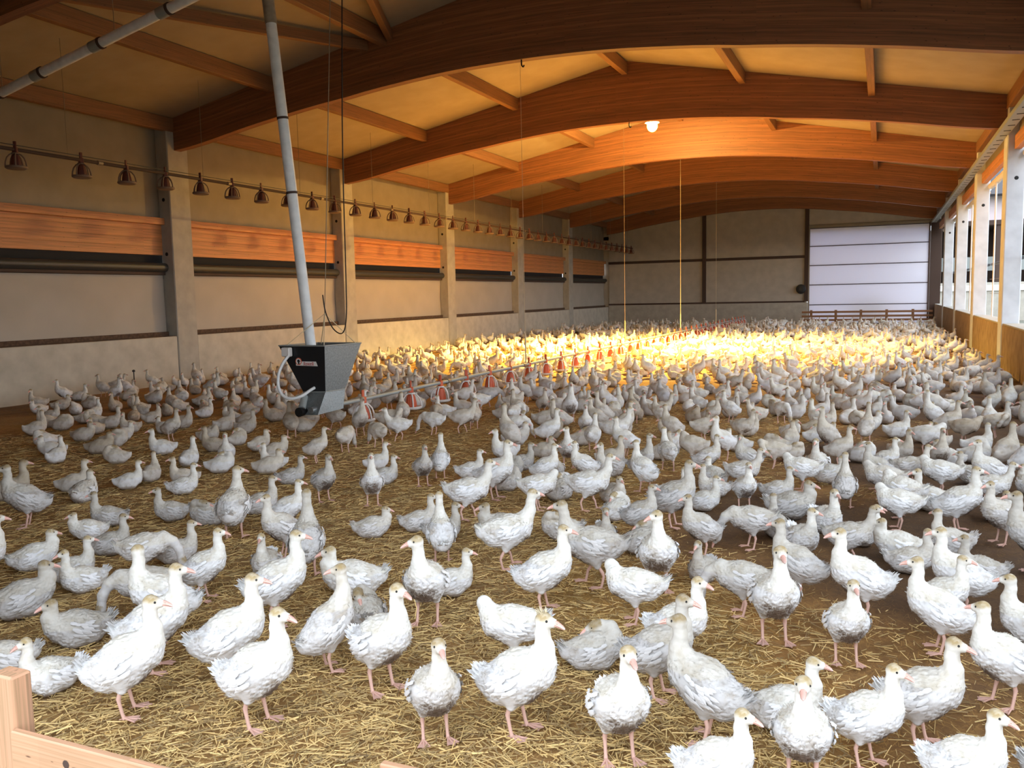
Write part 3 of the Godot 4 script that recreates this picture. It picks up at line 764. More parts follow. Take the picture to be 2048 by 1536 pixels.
var wet_noise: FastNoiseLite
func litter_wet(x: float, z: float) -> float:
	if wet_noise == null:
		wet_noise = FastNoiseLite.new()
		wet_noise.seed = 19
		wet_noise.frequency = 0.28
		wet_noise.fractal_octaves = 3
	var w := wet_noise.get_noise_2d(x, z) * 0.9
	# damper towards the windows and along the curtain wall, fresh straw in front
	w += clampf((x + 1.5 + (z + 4.0) * 0.10) * 0.55, -0.55, 0.95)
	w += clampf((-x - 8.0) * 0.12, 0.0, 0.4)
	w += clampf((-z - 3.9) * 0.17, 0.0, 0.5)
	return clampf(w + 0.1, 0.0, 1.0)

func build_roof() -> void:
	var roof := struct("ceiling", "low pitched roof lined with cream panels between timber purlins")
	for k in range(0, 7):
		var z0 := frame_z(k)
		var z1 := maxf(frame_z(k + 1), ZB - 0.3)
		if k == 0: z0 = ZF + 0.3
		if k == 6: z1 = ZB - 0.3
		for s in [-1.0, 1.0]:
			var mb := MB.new()
			var xe: float = XM + s * (XM - XL + 0.75)
			var a := Vector3(XM, roof_y(XM), 0)
			var b := Vector3(xe, roof_y(xe), 0)
			var d := (b - a).normalized()
			var up := Vector3(-d.y, d.x, 0) * (1.0 if d.x > 0 else -1.0)
			var bs := Basis(d, up, d.cross(up))
			mb.box((a + b) / 2 + up * 0.06 + Vector3(0, 0, (z0 + z1) / 2), Vector3((b - a).length() + 0.02, 0.12, z0 - z1 + 0.01), 0.0, bs)
			obj("roof_panel", mb.mesh(M.roof), roof)
		for i in 7:
			var x: float = [XL - 0.05, XL + 2.72, XL + 5.5, XM, XM + 2.9, XM + 5.78, XR + 0.05][i]
			var y := roof_y(x) - (0.15 if i != 3 else 0.19)
			var mb := MB.new()
			mb.box(Vector3(x, y, (z0 + z1) / 2), Vector3(0.15, 0.30, z0 - z1 - 0.19), 0.008)
			obj("purlin", mb.mesh(M.purlin), roof)
	# two wind braces in the roof of the first bay in view
	for e in [[Vector3(-9.5, 0, -15.1), Vector3(-11.65, 0, -8.65)], [Vector3(-8.95, 0, -15.1), Vector3(-6.5, 0, -8.65)]]:
		var p: Vector3 = e[0]
		var q: Vector3 = e[1]
		p.y = roof_y(p.x) - 0.16
		q.y = roof_y(q.x) - 0.16
		var d := (q - p).normalized()
		var sd := d.cross(Vector3.UP).normalized()
		var mb := MB.new()
		mb.box((p + q) / 2, Vector3(0.12, 0.20, (q - p).length()), 0.006, Basis(sd, d.cross(sd), d).orthonormalized())
		obj("wind_brace", mb.mesh(M.purlin), roof)

func build_arches() -> void:
	var us := [0.0, 1.4, 2.6, 3.8, 5.9, 8.5]
	var ys := [6.13, 6.10, 6.01, 5.87, 5.60, 5.19]
	var names := ["over the camera", "nearest in view, cutting the upper corner by the inclined pipe", "large dark first arch spanning the whole picture top", "second full arch, in front of the hanging lamp", "third arch, brightly lit just behind the lamp", "fourth arch back, behind the bright one", "fifth arch back, dim, next to the gable", "last arch, against the back gable wall"]
	for k in 8:
		if k == 0: continue
		var z := frame_z(k) if k < 7 else ZB + 0.14
		var mb := MB.new()
		var hz := 0.10
		var run := 0.0
		var pts := []
		var n := 44
		for i in n + 1:
			var x := lerpf(XL, XR, float(i) / n)
			var u := absf(x - XM)
			var y := 0.0
			for q in us.size() - 1:
				if u <= us[q + 1] + 0.001:
					var t: float = clampf((u - us[q]) / (us[q + 1] - us[q]), 0.0, 1.0)
					# Catmull-Rom through the measured soffit
					var p0: float = ys[maxi(q - 1, 0)] if q > 0 else ys[1]
					var p3: float = ys[mini(q + 2, 5)]
					y = cubic_interpolate(ys[q], ys[q + 1], p0, p3, t)
					break
			pts.append([x, y, roof_y(x) - 0.005])
		for i in n:
			var a: Array = pts[i]
			var b: Array = pts[i + 1]
			for s in [-1.0, 1.0]:
				mb.quad(Vector3(a[0], a[1], z + s * hz), Vector3(b[0], b[1], z + s * hz), Vector3(b[0], b[2], z + s * hz), Vector3(a[0], a[2], z + s * hz), Vector3(0, 0, s),
					Vector2(a[0] + k, 0), Vector2(b[0] + k, 0), Vector2(b[0] + k, b[2] - b[1]), Vector2(a[0] + k, a[2] - a[1]))
			mb.quad(Vector3(a[0], a[1], z - hz), Vector3(b[0], b[1], z - hz), Vector3(b[0], b[1], z + hz), Vector3(a[0], a[1], z + hz), Vector3.DOWN, Vector2(a[0], .5), Vector2(b[0], .5), Vector2(b[0], .7), Vector2(a[0], .7))
			mb.quad(Vector3(a[0], a[2], z - hz), Vector3(b[0], b[2], z - hz), Vector3(b[0], b[2], z + hz), Vector3(a[0], a[2], z + hz), Vector3.UP)
		for e in [pts[0], pts[n]]:
			mb.quad(Vector3(e[0], e[1], z - hz), Vector3(e[0], e[1], z + hz), Vector3(e[0], e[2], z + hz), Vector3(e[0], e[2], z - hz), Vector3(signf(e[0] - XM), 0, 0))
		var o := obj("roof_arch", mb.mesh(M.glulam))
		tag(o, "curved laminated timber roof arch, " + names[k], "roof beam", "laminated roof arches")

func column(x: float, z: float, label: String, s: float) -> void:
	var t := thing("concrete_column", label, "column", Vector3(x, 0, z), 0.0, "concrete columns")
	var mb := MB.new()
	mb.box(Vector3(s * 0.175, EAVE / 2 - 0.03, 0), Vector3(0.35, EAVE - 0.06, 0.62), 0.018)
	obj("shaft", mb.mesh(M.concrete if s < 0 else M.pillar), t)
	for y in [4.1, 2.9]:
		if y < 3.0 and s > 0: continue
		var h := MB.new()
		h.lathe(Vector3(s * 0.19, y, 0.312), [Vector2(0.0, 0.004), Vector2(0.03, 0.004), Vector2(0.042, 0.0), Vector2(0.042, -0.02)], 14, Basis(Vector3.RIGHT, Vector3(0, 0, 1), Vector3(0, -1, 0)))
		obj("bolt_socket", h.mesh(M.rubber), t)

func build_columns() -> void:
	var w := ["", "beyond the picture edge", "nearest in view", "second", "third", "fourth", "fifth", "corner"]
	for k in range(0, 7):
		var z := frame_z(k)
		column(XL, z, "grey concrete column in the curtain wall, %s" % (["beside the camera", "before the first bay", "nearest one in view, left of the drop tube", "second one in view, behind the feed hopper", "third one in view", "fourth one in view", "fifth one in view, close to the back wall"][k]), -1.0)
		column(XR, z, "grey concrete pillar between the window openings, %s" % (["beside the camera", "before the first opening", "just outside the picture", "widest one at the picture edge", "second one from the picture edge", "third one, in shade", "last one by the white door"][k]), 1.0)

func build_wall_left() -> void:
	var wall := struct("wall_left", "side wall of concrete plinth, closed curtains, timber planking and cream panels")
	for k in range(0, 7):
		var z0 := frame_z(k) - 0.31
		var z1 := frame_z(k + 1) + 0.31
		if k == 0: z0 = ZF
		if k == 6: z1 = ZB - 0.2
		var zc := (z0 + z1) / 2
		var L := z0 - z1
		var mb := MB.new()
		mb.box(Vector3(XL - 0.19, 0.51, zc), Vector3(0.34, 1.1, L - 0.012), 0.012)
		obj("plinth", mb.mesh(M.plinth), wall)
		mb = MB.new()
		mb.box(Vector3(XL - 0.20, 1.066, zc), Vector3(0.30, 0.012, L - 0.02), 0.003)
		mb.box(Vector3(XL - 0.27, 1.115, zc), Vector3(0.04, 0.10, L - 0.02), 0.006)
		obj("sill_dirt", mb.mesh(M.dirt), wall)
		mb = MB.new()
		mb.box(Vector3(XL - 0.40, 4.78, zc), Vector3(0.10, 2.24, L + 0.3), 0.0)
		obj("upper_panel", mb.mesh(M.panel), wall)
		for q in 4:
			mb = MB.new()
			mb.box(Vector3(XL - 0.33, 2.97 + 0.185 * q, zc), Vector3(0.08, 0.184, L - 0.02), 0.003)
			obj("plank", mb.mesh(M.timber_panel), wall)
		mb = MB.new()
		mb.box(Vector3(XL - 0.27, 3.62, zc), Vector3(0.18, 0.15, L - 0.02), 0.008)
		obj("rail", mb.mesh(M.timber_panel), wall)
		mb = MB.new()
		mb.box(Vector3(XL - 0.44, 2.6, zc), Vector3(0.06, 0.66, L + 0.3), 0.0)
		obj("slot_lining", mb.mesh(M.dark), wall)
		mb = MB.new()
		mb.box(Vector3(XL - 0.42, 1.2, zc), Vector3(0.06, 2.3, L + 0.3), 0.0)
		obj("backing_panel", mb.mesh(M.gable), wall)
		# curtain: a sheet with slight billows, hung from its roller
		var t := thing("side_curtain", "closed cream side curtain below its dark roller, %s" % (["", "beside the open front door", "first bay at the picture edge", "bay behind the drop tube and hopper", "third bay from the picture edge", "fourth bay from the picture edge", "fifth bay, small", "last bay before the back wall"][k + 1]), "curtain", Vector3(XL - 0.33, 1.07, zc), 0.0, "closed side curtains")
		mb = MB.new()
		var n := 24
		var grid := []
		for j in 9:
			var row := []
			for i in n + 1:
				var zz := lerpf(-L / 2 + 0.02, L / 2 - 0.02, float(i) / n)
				var b := 0.018 * sin(i * 0.9 + k * 2.0) * sin(PI * j / 8.0) + 0.01 * sin(i * 0.37 + j)
				row.append(mb.vert(Vector3(b, j * 1.36 / 8.0, zz), Vector3(1, 0, -0.03 * cos(i * 0.9)).normalized(), Vector2(zz, j * .17)))
			grid.append(row)
		for j in 8:
			for i in n:
				mb.tri_i(grid[j][i], grid[j][i + 1], grid[j + 1][i + 1], Vector3.RIGHT)
				mb.tri_i(grid[j][i], grid[j + 1][i + 1], grid[j + 1][i], Vector3.RIGHT)
		for i in n:
			for e in [0, 8]:
				var a: Vector3 = mb.v[grid[e][i]]
				var b2: Vector3 = mb.v[grid[e][i + 1]]
				mb.quad(a, b2, b2 + Vector3(-.012, 0, 0), a + Vector3(-.012, 0, 0), Vector3.DOWN if e == 0 else Vector3.UP)
		obj("sheet", mb.mesh(M.curtain), t)
		mb = MB.new()
		mb.tube([Vector3(.10, 1.53, -L / 2 + 0.03), Vector3(.10, 1.53, L / 2 - 0.03)], [0.10], 16)
		obj("roller", mb.mesh(M.tube), t)
		mb = MB.new()
		mb.box(Vector3(.06, 1.40, 0), Vector3(.10, .07, L - .06), .01)
		obj("bottom_rail", mb.mesh(M.dark_wood), t)

func build_wall_right() -> void:
	var wall := struct("wall_right", "low worn concrete wall with a row of open windows above it")
	for k in range(0, 7):
		var z0 := frame_z(k) - 0.31
		var z1 := frame_z(k + 1) + 0.31
		if k == 0: z0 = ZF
		if k == 6: z1 = ZB
		var zc := (z0 + z1) / 2
		var L := z0 - z1
		var mb := MB.new()
		mb.box(Vector3(XR + 0.19, 0.45, zc), Vector3(0.34, 1.0, L - 0.012), 0.012)
		obj("plinth", mb.mesh(M.plinth_worn), wall)
		mb = MB.new()
		mb.box(Vector3(XR + 0.23, 0.968, zc), Vector3(0.40, 0.035, L - 0.012), 0.006)
		obj("sill_slab", mb.mesh(M.concrete), wall)
		mb = MB.new()
		mb.box(Vector3(XR + 0.27, 5.45, zc), Vector3(0.12, 0.9, L - 0.01), 0.006)
		obj("header_panel", mb.mesh(M.panel), wall)
		mb = MB.new()
		mb.box(Vector3(XR + 0.20, 4.85, zc), Vector3(0.14, 0.30, L - 0.02), 0.008)
		obj("header_beam", mb.mesh(M.timber_panel), wall)
		# the open window with its roller, cross pipe and pole
		var w := struct("window_%d" % (k + 1), "tall open window in the window wall with its curtain rolled to the top")
		mb = MB.new()
		mb.tube([Vector3(XR + 0.37, 4.62, z0 - 0.02), Vector3(XR + 0.37, 4.62, z1 + 0.02)], [0.085], 14)
		obj("curtain_roll", mb.mesh(M.white), w)
		mb = MB.new()
		mb.tube([Vector3(XR + 0.45, 2.42, z0 - 0.01), Vector3(XR + 0.45, 2.42, z1 + 0.01)], [0.038], 10)
		obj("cross_pipe", mb.mesh(M.tube), w)
		for f in [0.36, 0.72]:
			mb = MB.new()
			mb.tube([Vector3(XR + 0.33, 0.985, lerpf(z0, z1, f)), Vector3(XR + 0.33, 4.7, lerpf(z0, z1, f))], [0.022], 8)
			obj("guide_pole", mb.mesh(M.white), w)
		for q in [1.6, 2.0]:
			mb = MB.new()
			mb.tube([Vector3(XR + 0.42, q, z0 - 0.01), Vector3(XR + 0.42, q, z1 + 0.01)], [0.006], 5)
			obj("guard_wire", mb.mesh(M.steel_wire), w)
	# perforated tray running along under the arch ends
	var tray := thing("cable_tray", "long galvanised slotted tray under the arch ends along the window wall", "cable tray", Vector3(XR - 0.10, 5.02, 0))
	var tb := MB.new()
	tb.box(Vector3(0, 0, (ZF + ZB) / 2), Vector3(0.22, 0.006, ZF - ZB - 0.1), 0.0)
	tb.box(Vector3(-0.11, 0.045, (ZF + ZB) / 2), Vector3(0.006, 0.09, ZF - ZB - 0.1), 0.0)
	tb.box(Vector3(0.10, 0.045, (ZF + ZB) / 2), Vector3(0.006, 0.09, ZF - ZB - 0.1), 0.0)
	obj("trough", tb.mesh(M.zinc_dull), tray)
	var i := 0
	var sb := MB.new()
	while i < 56:
		sb.box(Vector3(0.02, -0.006, -12.0 - i * 0.64), Vector3(0.13, 0.006, 0.05), 0.0)
		i += 1
	var sl := obj("slot", sb.mesh(M.dark), tray)
	sl.set_meta("kind", "stuff")

func build_wall_back() -> void:
	var wall := struct("wall_back", "gable wall of concrete plinth and grey panels in dark timber framing")
	var zf := ZB - 0.02
	var mb := MB.new()
	mb.box(Vector3((XL - 3.65) / 2, 0.57, zf - 0.15), Vector3(-3.65 - XL + 0.0, 1.16, 0.34), 0.012)
	obj("plinth", mb.mesh(M.concrete), wall)
	var xs := [XL, -9.1, -3.72]
	for c in 2:
		for r in 2:
			mb = MB.new()
			var y0: float = [1.15, 3.6][r]
			var y1: float = [3.55, 7.4][r]
			mb.box(Vector3((xs[c] + xs[c + 1]) / 2, (y0 + y1) / 2, zf - 0.16), Vector3(xs[c + 1] - xs[c] - 0.02, y1 - y0, 0.10), 0.004)
			obj("wall_panel", mb.mesh(M.gable), wall)
	mb = MB.new()
	mb.box(Vector3(-0.6, 6.1, zf - 0.16), Vector3(6.2, 1.9, 0.10), 0.004)
	obj("wall_panel", mb.mesh(M.gable), wall)
	mb = MB.new()
	mb.box(Vector3(2.42, 2.6, zf - 0.16), Vector3(0.5, 5.2, 0.14), 0.004)
	obj("jamb_panel", mb.mesh(M.dark_wood), wall)
	for x in [-9.1, -3.72]:
		mb = MB.new()
		mb.box(Vector3(x, 4.2, zf - 0.06), Vector3(0.20, 6.0, 0.16), 0.008)
		obj("post", mb.mesh(M.dark_wood), wall)
	for y in [1.17, 3.57]:
		mb = MB.new()
		mb.box(Vector3((XL - 3.8) / 2, y, zf - 0.07), Vector3(-3.8 - XL, 0.14, 0.12), 0.008)
		obj("rail", mb.mesh(M.dark_wood), wall)
	mb = MB.new()
	mb.box(Vector3(XM, 6.6, zf - 0.3), Vector3(XR - XL + 1.4, 3.4, 0.1), 0.0)
	mb.box(Vector3((XL - 3.7) / 2 - 0.3, 2.5, zf - 0.3), Vector3(-3.7 - XL + 0.6, 5.2, 0.1), 0.0)
	obj("gable_backing", mb.mesh(M.gable), wall)
	# sectional door
	var d := struct("door_1", "white sectional door of horizontal panels in the back gable")
	var k := 0
	for yy in [[0.02, 1.0], [1.02, 2.05], [2.07, 3.07], [3.09, 4.07], [4.09, 5.0]]:
		mb = MB.new()
		mb.box(Vector3(-0.74, (yy[0] + yy[1]) / 2, zf - 0.10), Vector3(5.66, yy[1] - yy[0], 0.05), 0.012)
		obj("door_panel", mb.mesh(M.door), d)
		mb = MB.new()
		mb.box(Vector3(-0.74, yy[1] + 0.01, zf - 0.085), Vector3(5.66, 0.045, 0.03), 0.0)
		obj("panel_joint", mb.mesh(M.door_gap), d)
	mb = MB.new()
	mb.box(Vector3(-0.74, 5.10, zf - 0.06), Vector3(5.9, 0.14, 0.10), 0.008)
	obj("door_head", mb.mesh(M.panel), d)
	for x in [-3.60, 2.12]:
		mb = MB.new()
		mb.box(Vector3(x, 2.55, zf - 0.06), Vector3(0.07, 5.1, 0.10), 0.006)
		obj("door_track", mb.mesh(M.panel if x < 0 else M.dark_wood), d)
	var fan := thing("wall_reel", "small dark round reel on the timber post beside the white door", "reel", Vector3(-3.98, 1.86, zf + 0.06))
	mb = MB.new()
	mb.lathe(Vector3.ZERO, [Vector2(0, .08), Vector2(.10, .08), Vector2(.22, .06), Vector2(.25, .03), Vector2(.25, -.05), Vector2(0, -.06)], 20, Basis(Vector3.RIGHT, Vector3(0, 0, 1), Vector3(0, -1, 0)))
	obj("drum", mb.mesh(M.sheet_dark), fan)
	mb = MB.new()
	mb.box(Vector3(0, 0, -.06), Vector3(.10, .5, .05), .006)
	obj("bracket", mb.mesh(M.zinc_dull), fan)

func build_wall_front() -> void:
	# the front gable: the same door as in the back one, rolled up, with the camera standing before it
	var wall := struct("wall_front", "front gable wall around the open barn door")
	var zc := ZF - 0.08
	var mb := MB.new()
	mb.box(Vector3((XL - 0.5 - 3.6) / 2, 3.2, zc), Vector3(-3.6 - XL + 0.5, 6.6, 0.16), 0.0)
	mb.box(Vector3((XR + 0.5 + 2.1) / 2, 3.2, zc), Vector3(XR + 0.5 - 2.1, 6.6, 0.16), 0.0)
	mb.box(Vector3(XM, 6.55, zc), Vector3(XR - XL + 1.2, 3.1, 0.16), 0.0)
	obj("wall_panel", mb.mesh(M.panel), wall)

func build_outside() -> void:
	var mb := MB.new()
	mb.box(Vector3(XM, -0.4, -20), Vector3(160, 0.1, 160), 0.0)
	var yard := obj("ground", mb.mesh(tri_mat(noise_tex(41, 0.01, Color(.36, .37, .31), Color(.50, .49, .44), 5), 0.1, 0.95)))
	tag(yard, "grey green yard outside the windows", "", "", "structure")
	var ap := MB.new()
	ap.box(Vector3(-1.0, -0.12, 5.0), Vector3(16.0, 0.2, 12.6), 0.0)
	var apron := obj("ground", ap.mesh(M.concrete))
	tag(apron, "concrete apron before the barn door", "", "", "structure")
	# a neighbouring shed across the yard, seen through the window openings
	var t := thing("neighbour_shed", "white gabled shed with dark roof and open front, across the yard beyond the windows", "shed", Vector3(11.5, -0.35, -62.0))
	mb = MB.new()
	mb.box(Vector3(0, 7.1, 0), Vector3(17.0, 1.7, 0.25), 0.01)
	obj("upper_wall", mb.mesh(mat(Color(.80, .74, .74), 0.8)), t)
	mb = MB.new()
	mb.box(Vector3(0, 6.1, 0.1), Vector3(17.0, 0.30, 0.3), 0.01)
	obj("lintel", mb.mesh(M.dark_wood), t)
	mb = MB.new()
	mb.box(Vector3(0, 3.0, -6.0), Vector3(17.0, 6.0, 0.2), 0.01)
	mb.box(Vector3(-8.4, 3.0, -3.0), Vector3(0.2, 6.0, 6.0), 0.01)
	mb.box(Vector3(8.4, 3.0, -3.0), Vector3(0.2, 6.0, 6.0), 0.01)
	mb.box(Vector3(0, 6.0, -3.0), Vector3(17.0, 0.2, 6.0), 0.01)
	obj("inner_wall", mb.mesh(M.dark_wood), t)
	for i in 6:
		mb = MB.new()
		mb.box(Vector3(-8.2 + i * 3.3, 3.0, 0), Vector3(0.28, 6.0, 0.28), 0.02)
		obj("post", mb.mesh(M.dark_wood), t)
	mb = MB.new()
	mb.box(Vector3(0, 3.6, -1.5), Vector3(16.5, 0.9, 0.2), 0.01)
	obj("gate_band", mb.mesh(M.zinc_dull), t)
	mb = MB.new()
	mb.box(Vector3(0, 1.2, 0.4), Vector3(17.0, 2.4, 0.2), 0.01)
	obj("low_wall", mb.mesh(M.concrete), t)
	mb = MB.new()
	mb.box(Vector3(0, 2.05, 0.56), Vector3(17.0, 0.35, 0.1), 0.01)
	obj("white_board", mb.mesh(M.white), t)
	mb = MB.new()
	mb.box(Vector3(0, 9.1, -2.4), Vector3(19.0, 0.16, 7.6), 0.01, Basis(Vector3.RIGHT, 0.38))
	obj("roof_sheet", mb.mesh(mat(Color(.17, .155, .16), 0.7)), t)
	for i in 12:
		mb = MB.new()
		mb.box(Vector3(-8.8 + i * 1.6, 8.05, 0.4), Vector3(0.14, 0.2, 1.6), 0.0, Basis(Vector3.RIGHT, 0.38))
		obj("rafter", mb.mesh(M.board), t)
	# a wrapped bale against the outside of the white door: its soft shadow shows through
	var b := thing("straw_bale", "dark bale standing outside, showing as a soft grey blot through the white door", "bale", Vector3(-0.75, -0.35, ZB - 1.0))
	mb = MB.new()
	mb.box(Vector3(0, 1.0, 0), Vector3(1.7, 1.9, 0.8), 0.12)
	obj("bale", mb.mesh(M.sheet_dark), b)
	mb = MB.new()
	for y in [0.6, 1.3]: mb.box(Vector3(0, y, 0), Vector3(1.72, 0.04, 0.82), 0.01)
	obj("strap", mb.mesh(M.dark), b)
func build_lamp(at: Vector3) -> void:
	var t := thing("hanging_lamp", "glowing yellow bulb lamp hanging below the ridge between two arches", "lamp", at)
	var mb := MB.new()
	mb.lathe(Vector3(0, 0.10, 0), [Vector2(0.02, 0.26), Vector2(0.055, 0.26), Vector2(0.07, 0.10), Vector2(0.10, 0.03), Vector2(0.20, 0.0), Vector2(0.20, -0.012), Vector2(0.06, 0.012)], 20)
	obj("lamp_housing", mb.mesh(M.zinc_dull), t)
	mb = MB.new()
	mb.tube([Vector3(0, 0.36, 0), Vector3(0, roof_y(at.x) - 0.34 - at.y, 0)], [0.012], 6)
	obj("lamp_rod", mb.mesh(M.steel_wire), t)
	var prof := []
	for i in 13:
		var an := -PI / 2 + PI * i / 12.0
		prof.append(Vector2(cos(an) * 0.15, sin(an) * 0.165))
	mb = MB.new()
	mb.lathe(Vector3(0, 0.0, 0), prof, 20)
	var g := mat(Color(1, .85, .5), 0.4)
	g.emission_enabled = true
	g.emission = Color(1.0, .80, .36)
	g.emission_energy_multiplier = 4.0
	obj("lamp_bulb", mb.mesh(g), t)
	var o := OmniLight3D.new()
	o.name = "lamp_glow"
	o.light_color = Color(1.0, .82, .47)
	o.light_energy = LAMP_OMNI
	o.light_size = 0.1
	o.omni_range = 60.0
	o.omni_attenuation = 2.0
	o.shadow_enabled = true
	t.add_child(o)
	var s := SpotLight3D.new()
	s.name = "lamp_beam"
	s.light_color = Color(1.0, .84, .46)
	s.light_energy = LAMP_SPOT
	s.light_size = 0.1
	s.spot_range = 60.0
	s.spot_attenuation = 2.0
	s.spot_angle = 62.0
	s.spot_angle_attenuation = 1.0
	s.shadow_enabled = true
	s.position = Vector3(0, -0.16, 0)
	s.rotation_degrees.x = -90
	t.add_child(s)

const LAMP_OMNI := 7.0
const LAMP_SPOT := 200.0

var pan_kit := {}
func feed_pan_parts() -> void:
	var mb := MB.new()   # white dish with a rolled rim
	mb.lathe(Vector3.ZERO, [Vector2(0, .010), Vector2(.10, .012), Vector2(.130, .022), Vector2(.146, .045), Vector2(.158, .048), Vector2(.166, .036), Vector2(.160, .014), Vector2(.135, .0), Vector2(0, 0)], 22)
	pan_kit.tray = mb.mesh(M.white)
	pan_kit.tray_shaded = mb.mesh(M.white_shaded)
	mb = MB.new()   # orange bell and its saddle on the pipe
	mb.lathe(Vector3.ZERO, [Vector2(.078, .026), Vector2(.084, .05), Vector2(.080, .10), Vector2(.066, .17), Vector2(.056, .215), Vector2(.03, .235), Vector2(.026, .29)], 16)
	for q in 8:
		var an := TAU * q / 8.0
		mb.tube([Vector3(cos(an) * .085, .04, sin(an) * .085), Vector3(cos(an) * .081, .10, sin(an) * .081), Vector3(cos(an) * .060, .20, sin(an) * .060)], [.006, .005, .004], 5)
	pan_kit.drum = mb.mesh(M.orange)
	pan_kit.drum_shaded = mb.mesh(M.orange_shaded)
	mb = MB.new()
	mb.box(Vector3(0, .30, 0), Vector3(.075, .085, .075), .01)
	mb.box(Vector3(0, .385, 0), Vector3(.024, .11, .05), .006)
	pan_kit.saddle = mb.mesh(M.orange)
	pan_kit.saddle_shaded = mb.mesh(M.orange_shaded)
	mb = MB.new()   # white guard arms
	for q in 5:
		var an := TAU * q / 5.0 + 0.3
		var d := Vector3(cos(an), 0, sin(an))
		mb.tube([d * .158 + Vector3(0, .04, 0), d * .150 + Vector3(0, .11, 0), d * .128 + Vector3(0, .175, 0), d * .085 + Vector3(0, .225, 0), d * .035 + Vector3(0, .245, 0)], [.013, .012, .012, .012, .012], 6)
	mb.lathe(Vector3(0, .235, 0), [Vector2(.03, 0), Vector2(.06, 0), Vector2(.064, .012), Vector2(.06, .022), Vector2(.03, .022)], 14)
	pan_kit.guard = mb.mesh(M.white)
	pan_kit.guard_shaded = mb.mesh(M.white_shaded)

func feed_line(label: String, x: float, y: float, z0: float, z1: float, first: Array, drop: float, dull := false) -> Node3D:
	var t := thing("feed_line", label, "feed line", Vector3(x, y, z0), 0.0, "feed lines")
	var mb := MB.new()
	mb.tube([Vector3.ZERO, Vector3(0, 0, z1 - z0)], [0.030], 12)
	obj("feed_pipe", mb.mesh(M.dark_wood if dull else M.zinc_dull), t)  # raised pipe gets a dark colour standing in for shade
	var zc := z0 - 3.1
	while zc > z1:
		mb = MB.new()
		mb.tube([Vector3(0, 0, zc - z0), Vector3(0, 0, zc - z0 - 0.10)], [0.040], 12)
		obj("pipe_coupling", mb.mesh(M.steel_wire), t)
		zc -= 3.3
	var n := 0
	for pz in first:
		if pz < z1: break
		var p := Node3D.new()
		p.name = "feed_pan" if n == 0 else "feed_pan_%03d" % n
		t.add_child(p)
		p.position = Vector3(0, -drop, pz - z0)
		p.rotation.y = n * 0.7
		obj("tray", pan_kit.tray_shaded if dull else pan_kit.tray, p)
		obj("drum", pan_kit.drum_shaded if dull else pan_kit.drum, p)
		obj("saddle", pan_kit.saddle_shaded if dull else pan_kit.saddle, p)
		obj("guard", pan_kit.guard_shaded if dull else pan_kit.guard, p)
		n += 1
	return t

func build_feed_lines() -> void:
	feed_pan_parts()
	var zs := [-10.08]
	for i in 38: zs.append(-11.40 - 0.962 * i)
	var low := feed_line("lowered feed line with orange and white pans running from the hopper through the flock", -6.6, 0.42, -9.5, -46.4, zs, 0.31)
	for e in [[-16.05, 1.05], [-23.4, 1.05], [-30.65, 1.05], [-37.8, 1.05]]:
		var mb := MB.new()
		mb.tube([Vector3(0, .02, e[0] + 9.5), Vector3(0, e[1] - .42, e[0] + 9.5)], [0.016], 8)
		obj("hanger_rod", mb.mesh(M.rope), low)
		mb = MB.new()
		mb.tube([Vector3(0, e[1] - .42, e[0] + 9.5), Vector3(0, roof_y(-6.6) - .42 - 0.02, e[0] + 9.5)], [0.004 if e[0] != -30.65 else 0.008], 5)
		obj("hanger_rope", mb.mesh(M.rope), low)
	zs = [-6.2, -7.2, -8.5, -9.82, -11.06]
	for i in 40: zs.append(-12.03 - 0.938 * i)
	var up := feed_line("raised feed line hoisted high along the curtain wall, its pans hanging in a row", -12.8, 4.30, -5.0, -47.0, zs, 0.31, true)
	for k in 13:
		var z := -7.6 - 3.2 * k
		var mb := MB.new()
		mb.tube([Vector3(0, .03, z + 5.0), Vector3(0, roof_y(-12.8) - 4.30, z + 5.0)], [0.005], 5)
		obj("hanger_wire", mb.mesh(M.steel_wire), up)
	var mb2 := MB.new()
	mb2.tube([Vector3(0, .07, 0), Vector3(0, .07, -42.0)], [0.008], 5)
	obj("perch_wire", mb2.mesh(M.tube), up)  # dark colour carries the shade up here too

func sheet(mb: MB, a: Vector3, b: Vector3, c: Vector3, d: Vector3, out: Vector3) -> void:
	# a metal plate 6 mm thick
	var nn := (b - a).cross(c - a).normalized()
	if nn.dot(out) < 0: nn = -nn
	var k := nn * -0.006
	mb.quad(a, b, c, d, nn)
	mb.quad(a + k, b + k, c + k, d + k, -nn)
	var ring := [a, b, c, d]
	for i in 4:
		var p: Vector3 = ring[i]
		var q: Vector3 = ring[(i + 1) % 4]
		mb.quad(p, q, q + k, p + k, (p + q) / 2 - (a + b + c + d) / 4)

